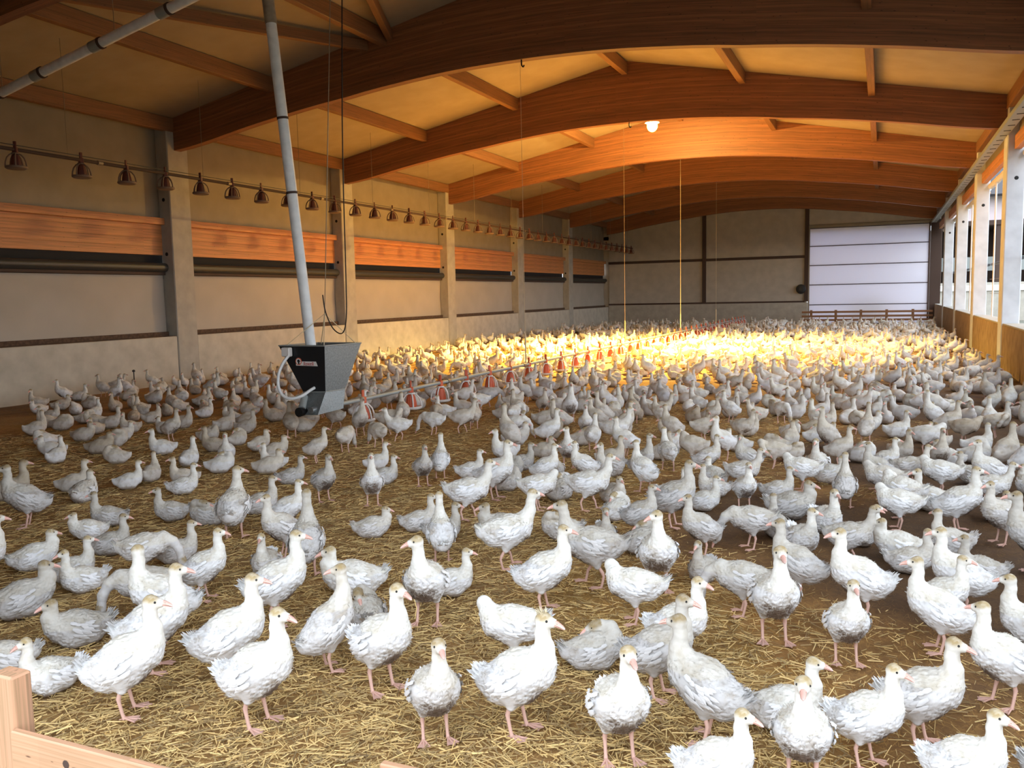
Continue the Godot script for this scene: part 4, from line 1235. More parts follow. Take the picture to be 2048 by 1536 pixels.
func build_hopper() -> void:
	var at := Vector3(-6.9, 0, -9.45)
	var t := thing("feed_hopper", "grey metal feed hopper hanging over the litter at the start of the lowered feed line", "hopper", at)
	var T := [Vector3(-7.30, 1.215, -9.20) - at, Vector3(-6.575, 1.215, -9.20) - at, Vector3(-6.575, 1.205, -10.05) - at, Vector3(-7.30, 1.205, -10.05) - at]
	var B := [Vector3(-6.94, .61, -9.20) - at, Vector3(-6.59, .62, -9.20) - at, Vector3(-6.59, .61, -9.64) - at, Vector3(-6.94, .61, -9.64) - at]
	var D := [Vector3(-6.77, .345, -8.98) - at, Vector3(-6.565, .350, -8.98) - at, Vector3(-6.545, .365, -9.52) - at, Vector3(-6.74, .365, -9.52) - at]
	var outs := [Vector3(0, 0, 1), Vector3(1, 0, 0), Vector3(0, 0, -1), Vector3(-1, 0, 0)]
	var nm := ["front_panel", "side_panel", "rear_panel", "side_panel"]
	for i in 4:
		var j := (i + 1) % 4
		var mb := MB.new()
		sheet(mb, T[i], T[j], B[j], B[i], outs[i])
		obj(nm[i], mb.mesh(M.sheet_dark if i == 0 else M.zinc), t)
		mb = MB.new()
		sheet(mb, B[i], B[j], D[j], D[i], outs[i])
		obj("chute", mb.mesh(M.zinc), t)
	var rim := MB.new()
	for i in 4:
		var a: Vector3 = T[i]
		var b: Vector3 = T[(i + 1) % 4]
		rim.tube([a, b], [0.010], 6)
	for i in 2:
		var a: Vector3 = B[i]
		var b: Vector3 = B[i + 1]
		rim.tube([a, b], [0.007], 6)
	obj("rim_flange", rim.mesh(M.zinc_dull), t)
	# auger trough under the chute, with a black end cap
	var mb := MB.new()
	mb.tube([Vector3(-6.66, .405, -8.96) - at, Vector3(-6.61, .42, -9.56) - at], [0.044], 14)
	obj("auger_trough", mb.mesh(M.zinc), t)
	mb = MB.new()
	mb.tube([Vector3(-6.80, .385, -8.90) - at, Vector3(-6.80, .385, -9.02) - at], [0.060, 0.052], 16)
	obj("end_cap", mb.mesh(M.rubber), t)
	mb = MB.new()
	mb.tube([Vector3(-6.86, .56, -9.12) - at, Vector3(-6.80, .42, -8.97) - at], [0.045, 0.05], 12)
	obj("motor_body", mb.mesh(M.zinc_dull), t)
	mb = MB.new()
	mb.box(Vector3(-7.14, 1.135, -9.155) - at, Vector3(.13, .12, .08), .012)
	obj("junction_box", mb.mesh(M.white), t)
	mb = MB.new()
	var pts := []
	for p in [Vector3(-7.08, 1.09, -9.11), Vector3(-7.13, 1.00, -9.06), Vector3(-7.18, .86, -9.02), Vector3(-7.17, .70, -8.99), Vector3(-7.10, .585, -8.98), Vector3(-6.98, .545, -8.99), Vector3(-6.86, .575, -9.05), Vector3(-6.78, .645, -9.14), Vector3(-6.76, .67, -9.20)]: pts.append(p - at)
	mb.tube(smooth_path(pts), [0.020], 10)
	obj("hose", mb.mesh(M.pvc), t)
	# the maker's sticker
	var st := Node3D.new()
	st.name = "sticker"
	t.add_child(st)
	st.position = Vector3(-6.86, 1.00, -9.186) - at
	mb = MB.new()
	mb.tri(Vector3(-.165, -.043, 0), Vector3(.175, -.048, 0), Vector3(.150, .012, 0), Vector3(0, 0, 1))
	mb.tri(Vector3(-.165, -.043, 0), Vector3(.150, .012, 0), Vector3(-.165, .012, 0), Vector3(0, 0, 1))
	mb.tri(Vector3(-.165, -.043, -.003), Vector3(.175, -.048, -.003), Vector3(.150, .012, -.003), Vector3(0, 0, -1))
	mb.quad(Vector3(-.165, -.043, -.003), Vector3(.175, -.048, -.003), Vector3(.175, -.048, 0), Vector3(-.165, -.043, 0), Vector3.DOWN)
	mb.quad(Vector3(-.165, .012, -.003), Vector3(.150, .012, -.003), Vector3(.150, .012, 0), Vector3(-.165, .012, 0), Vector3.UP)
	obj("backing", mb.mesh(M.white), st)
	mb = MB.new()
	mb.lathe(Vector3(-.122, .012, 0), [Vector2(0, .003), Vector2(.048, .003), Vector2(.048, -.003)], 22, Basis(Vector3.RIGHT, Vector3(0, 0, 1), Vector3(0, -1, 0)))
	obj("emblem_ring", mb.mesh(M.orange), st)
	mb = MB.new()
	mb.lathe(Vector3(-.122, .012, 0), [Vector2(0, .0045), Vector2(.038, .0045), Vector2(.038, 0)], 22, Basis(Vector3.RIGHT, Vector3(0, 0, 1), Vector3(0, -1, 0)))
	obj("emblem_ground", mb.mesh(M.white), st)
	mb = MB.new()
	mb.lathe(Vector3(-.120, .018, 0), [Vector2(0, .006), Vector2(.020, .006), Vector2(.020, 0)], 14, Basis(Vector3.RIGHT, Vector3(0, 0, 1), Vector3(0, -1, 0)))
	mb.box(Vector3(-.117, -.008, .004), Vector3(.024, .032, .005), .003)
	mb.box(Vector3(-.097, .014, .004), Vector3(.020, .008, .005), .002)
	obj("emblem_head", mb.mesh(M.rubber), st)
	var tm := TextMesh.new()
	var sf := SystemFont.new()
	sf.font_names = PackedStringArray(["Droid Sans"])
	sf.font_italic = true
	tm.font = sf
	tm.text = "Roxell"
	tm.font_size = 48
	tm.pixel_size = 0.00125
	tm.depth = 0.003
	tm.material = mat(Color(.66, .13, .09), 0.6)
	var tx := obj("lettering", tm, st, Vector3(.035, -.018, .0025))
	tx.set_meta("label", "red lettering on the sticker")

func smooth_path(p: Array, k := 5) -> Array:
	var out := []
	for i in p.size() - 1:
		for j in k:
			var a: Vector3 = p[maxi(i - 1, 0)]
			var b: Vector3 = p[i]
			var c: Vector3 = p[i + 1]
			var d: Vector3 = p[mini(i + 2, p.size() - 1)]
			out.append(b.cubic_interpolate(c, a, d, float(j) / k))
	out.append(p[p.size() - 1])
	return out

func build_pipes() -> void:
	# drop tube from the cross pipe into the hopper
	var t := thing("drop_tube", "long pale plastic tube dropping steeply from the roof into the hopper", "tube", Vector3(-7.05, 1.1, -9.55))
	var top := Vector3(-7.44, 6.10, -9.45) - t.position
	var bot := Vector3(-7.03, 1.02, -9.55) - t.position
	var mb := MB.new()
	mb.tube([bot, bot.lerp(top, .5), bot.lerp(top, .86)], [0.070], 18)
	obj("tube", mb.mesh(M.pvc), t)
	mb = MB.new()
	mb.tube([bot.lerp(top, .86), top], [0.078], 18)
	obj("upper_sleeve", mb.mesh(tri_mat(noise_tex(44, 0.03, Color(.50, .45, .38), Color(.66, .60, .50)), .5, 0.7)), t)
	for f in [0.43, 0.62, 0.86]:
		mb = MB.new()
		mb.tube([bot.lerp(top, f), bot.lerp(top, f + .006)], [0.076], 18)
		obj("clamp", mb.mesh(M.dark_wood), t)
	# inclined cross pipe under the roof
	var p := thing("conveyor_pipe", "grey conveyor pipe climbing under the roof from the curtain wall to the drop tube", "pipe", Vector3(-14.95, 4.52, -9.4))
	var e := Vector3(-7.30, 6.17, -9.4) - p.position
	mb = MB.new()
	mb.tube([Vector3.ZERO, e], [0.070], 16)
	obj("pipe", mb.mesh(M.pvc), p)
	for f in [0.30, 0.42, 0.58, 0.75]:
		mb = MB.new()
		mb.tube([e * f, e * (f + .022)], [0.082], 16)
		obj("pipe_coupling", mb.mesh(M.zinc_dull), p)
		mb = MB.new()
		mb.tube([e * (f + .022), e * (f + .027)], [0.086], 16)
		obj("clamp", mb.mesh(M.dark_wood), p)
	for f in [0.33, 0.64, 0.92]:
		mb = MB.new()
		var q: Vector3 = e * f
		mb.tube([q + Vector3(0, .06, 0), Vector3(q.x, roof_y(q.x + p.position.x) - p.position.y, q.z)], [0.006], 5)
		obj("hanger_wire", mb.mesh(M.steel_wire), p)
	# cable, bridle and power lead of the hopper
	var c := thing("hopper_cable", "thin suspension cable with bridle straps and a drooping lead above the hopper", "cable", Vector3(-6.85, 1.2, -9.6))
	mb = MB.new()
	var knot := Vector3(-6.85, 1.62, -9.62) - c.position
	mb.tube([knot, Vector3(-6.42, roof_y(-6.42) - .01, -9.62) - c.position], [0.006], 5)
	obj("cable", mb.mesh(M.steel_wire), c)
	for q in [Vector3(-7.22, 1.21, -9.25), Vector3(-6.60, 1.21, -9.95), Vector3(-7.2, 1.2, -10.0), Vector3(-6.62, 1.21, -9.25)]:
		mb = MB.new()
		mb.tube([knot, q - c.position], [0.006], 5)
		obj("bridle_strap", mb.mesh(M.rope), c)
	mb = MB.new()
	mb.tube(smooth_path([knot + Vector3(-.02, .25, 0), knot + Vector3(.03, .02, .02), knot + Vector3(.14, -.20, .02), knot + Vector3(.27, -.26, .0), knot + Vector3(.34, -.05, .0), knot + Vector3(.36, .5, .0), knot + Vector3(.40, 2.5, .0), Vector3(-6.28, roof_y(-6.28) - .01, -9.62) - c.position]), [0.008], 6)
	obj("power_lead", mb.mesh(M.rubber), c)
	# small hooks under the arches
	for h in [[-6.2, -15.15, "hanging hook under the first full arch"], [-6.0, -21.8, "hanging hook under the second full arch, near the lamp"]]:
		var hk := thing("hanging_hook", h[2], "hook", Vector3(h[0], 6.14, h[1]))
		mb = MB.new()
		mb.tube(smooth_path([Vector3(0, .01, 0), Vector3(0, -.10, 0), Vector3(.03, -.14, 0), Vector3(.05, -.11, 0)]), [0.014], 6)
		obj("hook", mb.mesh(M.rubber), hk)
		mb = MB.new()
		mb.box(Vector3(0, 0, 0), Vector3(.08, .012, .08), .003)
		obj("plate", mb.mesh(M.zinc_dull), hk)

func build_fences() -> void:
	# low board fence in front of the camera
	var t := thing("board_fence", "pale wooden post and board of the low fence at the near corner", "fence", Vector3(-2.62, 0, -1.85))
	var mb := MB.new()
	mb.box(Vector3(-.005, .285, 0), Vector3(.105, .63, .075), .008)
	obj("post", mb.mesh(M.board), t)
	mb = MB.new()
	mb.box(Vector3(.73, .355, .045), Vector3(1.36, .155, .028), .005)
	obj("board", mb.mesh(M.board), t)
	mb = MB.new()
	mb.box(Vector3(.73, .13, .045), Vector3(1.36, .155, .028), .005)
	obj("board", mb.mesh(M.board), t)
	mb = MB.new()
	mb.lathe(Vector3(.30, .37, .060), [Vector2(0, .001), Vector2(.012, .0008), Vector2(.014, 0)], 10, Basis(Vector3.RIGHT, Vector3(0, 0, 1), Vector3(0, -1, 0)))
	obj("knot", mb.mesh(M.dark_wood), t)
	var u := thing("board_fence", "end of a pale fence board just showing at the bottom edge", "fence", Vector3(-1.36, 0, -2.1))
	mb = MB.new()
	mb.box(Vector3(.62, .335, 0), Vector3(1.24, .155, .028), .005)
	obj("board", mb.mesh(M.board), u)
	mb = MB.new()
	mb.box(Vector3(.85, .14, .045), Vector3(.09, .40, .06), .006)
	obj("post", mb.mesh(M.board), u)
	# fence before the white door
	var f := thing("rail_fence", "low brown rail fence in front of the white sectional door", "fence", Vector3(-0.2, 0, -46.2))
	for i in 6:
		mb = MB.new()
		mb.box(Vector3(-3.1 + i * 1.17, .38, 0), Vector3(.12, .80, .10), .008)
		obj("post", mb.mesh(M.purlin), f)
	for y in [.28, .47, .68]:
		mb = MB.new()
		mb.box(Vector3(-.55, y, .06), Vector3(6.0, .10, .03), .005)
		obj("rail", mb.mesh(M.purlin), f)

func build_small() -> void:
	var t := thing("iron_stake", "thin dark stake standing in the litter by the curtain wall", "stake", Vector3(-14.2, 0, -13.2))
	var mb := MB.new()
	mb.tube([Vector3(0, -.02, 0), Vector3(0, .42, 0)], [.011], 6)
	obj("shaft", mb.mesh(M.rubber), t)
	mb = MB.new()
	mb.lathe(Vector3(0, .42, 0), [Vector2(0, -.02), Vector2(.03, -.01), Vector2(.03, .02), Vector2(0, .035)], 8)
	obj("knob", mb.mesh(M.rubber), t)
# ---------- geese ----------
# A pose is a list of bones (two joints, two radii) in the goose's own axes: y up, +z forward, metres.
class Field:
	var a := PackedVector3Array()
	var ab := PackedVector3Array()
	var il := PackedFloat32Array()
	var r0 := PackedFloat32Array()
	var dr := PackedFloat32Array()
	var kk := PackedFloat32Array()
	var fz := FastNoiseLite.new()
	var amp := 0.004
	func bone(p: Vector3, q: Vector3, ra: float, rb: float, k := 0.03) -> void:
		a.append(p); ab.append(q - p)
		il.append(1.0 / maxf((q - p).length_squared(), 1e-9))
		r0.append(ra); dr.append(rb - ra); kk.append(k)
	var thick := 0.05
	func smooth_d(p: Vector3) -> float:
		var d := 1e3
		var least := 1e3
		for i in a.size():
			var pa := p - a[i]
			var t := clampf(pa.dot(ab[i]) * il[i], 0.0, 1.0)
			var rr := r0[i] + dr[i] * t
			var e := (pa - ab[i] * t).length() - rr
			if e < least:
				least = e
				thick = rr
			var k := kk[i]
			var h := maxf(k - absf(d - e), 0.0)
			d = minf(d, e) - h * h * 0.25 / k
		return d
	func d_at(p: Vector3) -> float:
		var d := smooth_d(p)
		if absf(d) < 0.03 and amp > 0.0:
			d += fz.get_noise_3d(p.x * 1000.0, p.y * 1300.0, p.z * 700.0) * amp * clampf((thick - 0.022) / 0.04, 0.22, 1.0)
		return d
	func grad(p: Vector3, e := 0.004) -> Vector3:
		var d := smooth_d(p)
		return Vector3(smooth_d(p + Vector3(e, 0, 0)) - d, smooth_d(p + Vector3(0, e, 0)) - d, smooth_d(p + Vector3(0, 0, e)) - d).normalized()
	func onto(p: Vector3, off: float) -> Vector3:
		for i in 4: p -= grad(p) * (smooth_d(p) - off)
		return p

func nets(f: Field, lo: Vector3, hi: Vector3, cell: float, paint: Callable) -> Array:
	# surface nets: one vertex in each cell that the surface crosses, one quad round each crossed edge
	var B := 4
	var nb := Vector3i(((hi - lo) / (cell * B)).ceil())
	var gx := nb.x * B + 1
	var gy := nb.y * B + 1
	var gz := nb.z * B + 1
	var val := PackedFloat32Array()
	val.resize(gx * gy * gz)
	val.fill(9.0)
	var done := PackedByteArray()
	done.resize(gx * gy * gz)
	var live := []
	var reach := cell * B * 0.87 + 0.012
	for bz in nb.z:
		for by in nb.y:
			for bx in nb.x:
				var cc := lo + (Vector3(bx, by, bz) + Vector3.ONE * 0.5) * cell * B
				if absf(f.smooth_d(cc)) > reach: continue
				live.append(Vector3i(bx, by, bz))
				for z in range(bz * B, bz * B + B + 1):
					for y in range(by * B, by * B + B + 1):
						var row := (z * gy + y) * gx
						for x in range(bx * B, bx * B + B + 1):
							if done[row + x] == 0:
								done[row + x] = 1
								val[row + x] = f.d_at(lo + Vector3(x, y, z) * cell)
	var id := {}
	var vs := PackedVector3Array()
	var ns := PackedVector3Array()
	var cs := PackedColorArray()
	var sx := 1
	var sy := gx
	var sz := gx * gy
	var corner := [0, sx, sy, sx + sy, sz, sx + sz, sy + sz, sx + sy + sz]
	var cellsv := []
	for b in live:
		for z in range(b.z * B, b.z * B + B):
			for y in range(b.y * B, b.y * B + B):
				for x in range(b.x * B, b.x * B + B):
					var i0 := (z * gy + y) * gx + x
					var neg := 0
					for k in 8:
						if val[i0 + corner[k]] < 0.0: neg += 1
					if neg == 0 or neg == 8: continue
					var sum := Vector3.ZERO
					var cnt := 0
					for k in 8:
						for ax in [1, 2, 4]:
							if k & ax: continue
							var d0 := val[i0 + corner[k]]
							var d1 := val[i0 + corner[k | ax]]
							if (d0 < 0.0) != (d1 < 0.0):
								var t := d0 / (d0 - d1)
								var q := Vector3(k & 1, (k >> 1) & 1, (k >> 2) & 1)
								if ax == 1: q.x += t
								elif ax == 2: q.y += t
								else: q.z += t
								sum += q
								cnt += 1
					var p := lo + (Vector3(x, y, z) + sum / cnt) * cell
					id[i0] = vs.size()
					vs.append(p)
					var g := Vector3(val[i0 + sx] + val[i0 + sx + sy] + val[i0 + sx + sz] + val[i0 + sx + sy + sz] - val[i0] - val[i0 + sy] - val[i0 + sz] - val[i0 + sy + sz],
						val[i0 + sy] + val[i0 + sx + sy] + val[i0 + sy + sz] + val[i0 + sx + sy + sz] - val[i0] - val[i0 + sx] - val[i0 + sz] - val[i0 + sx + sz],
						val[i0 + sz] + val[i0 + sx + sz] + val[i0 + sy + sz] + val[i0 + sx + sy + sz] - val[i0] - val[i0 + sx] - val[i0 + sy] - val[i0 + sx + sy])
					g = g.normalized()
					ns.append(g)
					cs.append(paint.call(p, g))
					cellsv.append(i0)
	var ix := PackedInt32Array()
	for i0 in cellsv:
		for e in [[sx, sy, sz], [sy, sz, sx], [sz, sx, sy]]:
			var d0 := val[i0]
			var d1 := val[i0 + e[0]]
			if (d0 < 0.0) == (d1 < 0.0): continue
			var q0: int = id.get(i0, -1)
			var q1: int = id.get(i0 - e[1], -1)
			var q2: int = id.get(i0 - e[1] - e[2], -1)
			var q3: int = id.get(i0 - e[2], -1)
			if q0 < 0 or q1 < 0 or q2 < 0 or q3 < 0: continue
			if d0 < 0.0: ix.append_array([q0, q2, q1, q0, q3, q2])
			else: ix.append_array([q0, q1, q2, q0, q2, q3])
	return [vs, ns, cs, ix]

func array_mesh(r: Array, m: Material, mirror := false) -> ArrayMesh:
	var vs: PackedVector3Array = r[0].duplicate()
	var ns: PackedVector3Array = r[1].duplicate()
	var ix: PackedInt32Array = r[3].duplicate()
	if mirror:
		for i in vs.size():
			vs[i].x = -vs[i].x
			ns[i].x = -ns[i].x
		for i in range(0, ix.size(), 3):
			var t := ix[i]
			ix[i] = ix[i + 1]
			ix[i + 1] = t
	var am := ArrayMesh.new()
	var arr := []
	arr.resize(Mesh.ARRAY_MAX)
	arr[Mesh.ARRAY_VERTEX] = vs
	arr[Mesh.ARRAY_NORMAL] = ns
	arr[Mesh.ARRAY_COLOR] = r[2]
	arr[Mesh.ARRAY_INDEX] = ix
	am.add_surface_from_arrays(Mesh.PRIMITIVE_TRIANGLES, arr)
	am.surface_set_material(0, m)
	return am

func mirrored(m: ArrayMesh) -> ArrayMesh:
	var arr := m.surface_get_arrays(0)
	var am := array_mesh([arr[0], arr[1], arr[4] if false else arr[Mesh.ARRAY_COLOR], arr[Mesh.ARRAY_INDEX]], m.surface_get_material(0), true)
	return am

# body: [x, y, z, r] from tail tip to breast; neck: the same from the breast to the nape; then the head's centre and where the bill points
func poses() -> Dictionary:
	var P := {}
	var trunk := [[0, .226, -.192, .010], [0, .192, -.152, .038], [0, .198, -.085, .077], [0, .236, -.005, .095], [0, .272, .060, .078]]
	var trunk_up := [[0, .190, -.178, .010], [0, .166, -.138, .038], [0, .190, -.078, .076], [0, .242, -.005, .094], [0, .292, .050, .075]]
	var trunk_flat := [[0, .290, -.212, .010], [0, .246, -.168, .036], [0, .234, -.092, .078], [0, .238, .000, .095], [0, .248, .072, .079]]
	var low := [[0, .132, -.202, .010], [0, .094, -.158, .038], [0, .082, -.085, .077], [0, .094, -.005, .093], [0, .110, .065, .075]]
	var low_up := [[0, .160, -.192, .010], [0, .106, -.152, .038], [0, .087, -.080, .077], [0, .100, -.005, .093], [0, .124, .060, .077]]
	P["alert"] = {"t": trunk, "n": [[0, .306, .084, .050], [0, .356, .098, .0345], [0, .412, .090, .0268]], "h": Vector3(0, .462, .106), "f": Vector3(0, -.16, 1), "s": 1}
	P["tall"] = {"t": trunk_up, "n": [[0, .342, .068, .050], [0, .398, .084, .034], [0, .462, .078, .0266]], "h": Vector3(0, .514, .092), "f": Vector3(0, -.10, 1), "s": 1}
	P["glance"] = {"t": trunk, "n": [[0, .306, .084, .050], [.004, .356, .098, .0345], [.008, .412, .088, .0268]], "h": Vector3(.020, .462, .096), "f": Vector3(.90, -.18, .45), "s": 1}
	P["back"] = {"t": trunk_up, "n": [[0, .342, .068, .050], [.004, .398, .084, .034], [.006, .458, .078, .0268]], "h": Vector3(.012, .506, .066), "f": Vector3(.42, -.12, -.9), "s": 1}
	P["walk"] = {"t": trunk_flat, "n": [[0, .296, .110, .050], [0, .346, .144, .034], [0, .402, .150, .0268]], "h": Vector3(0, .448, .172), "f": Vector3(0, -.18, 1), "s": 2}
	P["preen"] = {"t": trunk_flat, "n": [[.018, .290, .108, .052], [.062, .330, .138, .035], [.122, .306, .128, .029], [.146, .240, .090, .026]], "h": Vector3(.136, .196, .056), "f": Vector3(-.4, -.55, -.7), "s": 1}
	P["graze"] = {"t": trunk_flat, "n": [[0, .282, .122, .051], [0, .258, .184, .034], [0, .194, .226, .027], [0, .122, .238, .0268]], "h": Vector3(0, .084, .252), "f": Vector3(0, -.8, .5), "s": 1}
	P["sit"] = {"t": low, "n": [[0, .156, .092, .050], [0, .210, .106, .0345], [0, .266, .096, .0268]], "h": Vector3(0, .312, .112), "f": Vector3(0, -.18, 1), "s": 0}
	P["sitlook"] = {"t": low_up, "n": [[0, .166, .086, .050], [.006, .218, .102, .0345], [.010, .272, .092, .0268]], "h": Vector3(.020, .316, .098), "f": Vector3(.85, -.22, .5), "s": 0}
	P["sitlow"] = {"t": low, "n": [[0, .138, .100, .052], [0, .180, .124, .034], [0, .212, .102, .027]], "h": Vector3(0, .246, .114), "f": Vector3(0, -.22, 1), "s": 0}
	P["sleep"] = {"t": low, "n": [[0, .150, .086, .052], [.032, .194, .082, .035], [.052, .204, .030, .029]], "h": Vector3(.048, .194, -.014), "f": Vector3(-.2, -.35, -1), "s": 0}
	for nm in ["alert", "tall", "glance"]:
		var q: Dictionary = P[nm].duplicate()
		q["d"] = 1
		P[nm + "_d"] = q
	return P

func soft(t: float) -> float:
	t = clampf(t, 0.0, 1.0)
	return t * t * (3.0 - 2.0 * t)

var feather_mat: StandardMaterial3D
var skin_mat: StandardMaterial3D
var eye_mat: StandardMaterial3D
var tone_mats := []
var poses_kept := {}
var geese := {}       # pose -> {"near": Node3D, "far": Node3D, "mini": Mesh}
var gn := FastNoiseLite.new()

func goose_field(p: Dictionary, amp: float) -> Field:
	var f := Field.new()
	f.fz.seed = 5
	f.fz.frequency = 0.05
	f.fz.fractal_octaves = 2
	f.amp = amp
	var t: Array = p.t
	for i in t.size() - 1:
		f.bone(Vector3(t[i][0], t[i][1], t[i][2]), Vector3(t[i + 1][0], t[i + 1][1], t[i + 1][2]), t[i][3], t[i + 1][3], 0.03)
	var l: Array = t[t.size() - 1]
	var prev := l
	for q in p.n:
		f.bone(Vector3(prev[0], prev[1], prev[2]), Vector3(q[0], q[1], q[2]), prev[3], q[3], 0.022)
		prev = q
	var hd: Vector3 = p.h
	var fw: Vector3 = p.f.normalized()
	f.bone(Vector3(prev[0], prev[1], prev[2]), hd - fw * 0.010, prev[3], 0.0285, 0.014)
	f.bone(hd - fw * 0.010, hd + fw * 0.026, 0.0305, 0.0195, 0.012)
	# belly, and the flanks that hold the wings
	var m: Array = t[3]
	var r: Array = t[2]
	if p.s > 0:
		f.bone(Vector3(0, m[1] - .032, m[2] - .005), Vector3(0, r[1] - .022, r[2] + .005), 0.078, 0.062, 0.03)
		for s in [-1.0, 1.0]:
			var fz: float = 0.022 * s if p.s == 2 else 0.0
			f.bone(Vector3(.048 * s, m[1] - .03, m[2] - .012), Vector3(.050 * s, .128, m[2] - .016 + fz), 0.052, 0.019, 0.025)
	else:
		f.bone(Vector3(.034, m[1] - .040, m[2] + .02), Vector3(.030, r[1] - .032, r[2] + .01), 0.062, 0.052, 0.03)
		f.bone(Vector3(-.034, m[1] - .040, m[2] + .02), Vector3(-.030, r[1] - .032, r[2] + .01), 0.062, 0.052, 0.03)
	for s in [-1.0, 1.0]:
		f.bone(Vector3(.062 * s, m[1] + .014, m[2] + .04), Vector3(.060 * s, r[1] + .016, r[2] + .0), 0.036, 0.028, 0.03)
	return f

func goose_paint(p: Dictionary) -> Callable:
	var hd: Vector3 = p.h
	var fw: Vector3 = p.f.normalized()
	var m: Array = p.t[3]
	var br: Array = p.t[4]
	var nk: Array = p.n[0]
	var muddy: bool = p.has("d")
	return func(q: Vector3, nrm: Vector3) -> Color:
		var w := gn.get_noise_3d(q.x * 900.0, q.y * 900.0, q.z * 900.0)
		var b := gn.get_noise_3d(q.x * 250.0 + 31.0, q.y * 250.0, q.z * 250.0)
		var c := Color(.785, .78, .76)
		# greyer mottled back and flanks
		var up := soft((q.y - m[1] + 0.02) / 0.08) * (1.0 - soft((q.z - m[2] - 0.04) / 0.06))
		c = c.lerp(Color(.565, .55, .525), up * clampf(0.55 + b * 1.2 + w * 0.6, 0.0, 0.9))
		c = c.lerp(Color(.46, .38, .27), clampf(b * 1.1 + w * 0.5 - 0.08, 0.0, 0.6))
		# creamy neck
		if q.y > nk[1] - 0.02 and (q - hd).length() > 0.02: c = c.lerp(Color(.80, .75, .60), 0.45)
		# dirty belly between and before the legs
		if p.s > 0:
			var dx := q.x / (0.092 if muddy else 0.075)
			var dy: float = (q.y - (m[1] - (.052 if muddy else .066))) / (0.092 if muddy else 0.070)
			var dz: float = (q.z - (m[2] + .055)) / 0.10
			var bl := 1.0 - sqrt(dx * dx + dy * dy + dz * dz) + w * 0.5 + b * 0.35
			c = c.lerp(Color(.13, .08, .045), clampf(bl * 1.8, 0.0, 0.93))
		else:
			c = c.lerp(Color(.30, .22, .14), clampf((0.045 - q.y) / 0.05 + w * 0.3, 0.0, 0.75))
		# buff crown
		var rel := q - hd
		if rel.length() < 0.06:
			var side := rel - fw * rel.dot(fw)
			var crown := soft((side.y + 0.006) / 0.020) * soft((0.036 - rel.dot(fw)) / 0.03)
			c = c.lerp(Color(.40, .30, .145), crown * clampf(0.9 + w * 0.5, 0.0, 1.0))
		return c

func feather(mb: MB, f: Field, root: Vector3, dir: Vector3, len: float, wid: float, off: float, c: Color) -> void:
	# a short curved vane, lying close to the body and lifting towards its tip
	var rows := 4
	var idx := []
	var p := root
	for i in rows + 1:
		var t := float(i) / rows
		var w := wid * (0.55 + 0.9 * t - 1.25 * t * t * t)
		if i == rows: w = wid * 0.12
		var nn := f.grad(p)
		var q := f.onto(p, off + 0.007 * t * t)
		var side := nn.cross(dir).normalized()
		mb.col = c * (0.94 + 0.1 * t)
		idx.append([mb.vert(q - side * w, (nn - side * 0.5).normalized()), mb.vert(q + nn * 0.0025, nn), mb.vert(q + side * w, (nn + side * 0.5).normalized())])
		p = q + (dir - nn * dir.dot(nn)).normalized() * len / rows
	for i in rows:
		for s in 2:
			var a: int = idx[i][s]
			var b: int = idx[i][s + 1]
			var d: int = idx[i + 1][s + 1]
			var e: int = idx[i + 1][s]
			mb.tri_i(a, b, d, mb.n[b])
			mb.tri_i(a, d, e, mb.n[b])

func make_wing(f: Field, p: Dictionary, s: float) -> ArrayMesh:
	var mb := MB.new()
	var rng := RandomNumberGenerator.new()
	rng.seed = 77
	var m: Array = p.t[3]
	var r: Array = p.t[2]
	var sh := Vector3(.09 * s, m[1] + .055, m[2] + .045)
	var bk := Vector3(.09 * s, r[1] + .052, r[2] - .012)
	var dir := (bk - sh).normalized()
	# flight-feather stubs below, two rows of coverts above
	for row in 3:
		var cnt: int = [7, 8, 7][row]
		for i in cnt:
			var t := float(i) / (cnt - 1)
			var root := sh.lerp(bk, 0.06 + 0.62 * t + 0.05 * row * 0.0) + Vector3(0, [-.052, -.028, -.002][row] - 0.012 * sin(t * PI), 0)
			root = f.onto(root, 0.004)
			root += Vector3(0, rng.randf_range(-.007, .007), rng.randf_range(-.009, .009))
			var d := (dir + Vector3(0, -0.45 + 0.3 * t + rng.randf_range(-.28, .28), 0)).normalized()
			var tone := rng.randf_range(.82, .94)
			feather(mb, f, root, d, [.064, .050, .040][row] * rng.randf_range(.72, 1.2), .0105 * rng.randf_range(.8, 1.15), [.005, .008, .010][row] + rng.randf_range(0, .003), Color(tone, tone, tone * 0.985))
	return mb.mesh(feather_mat)

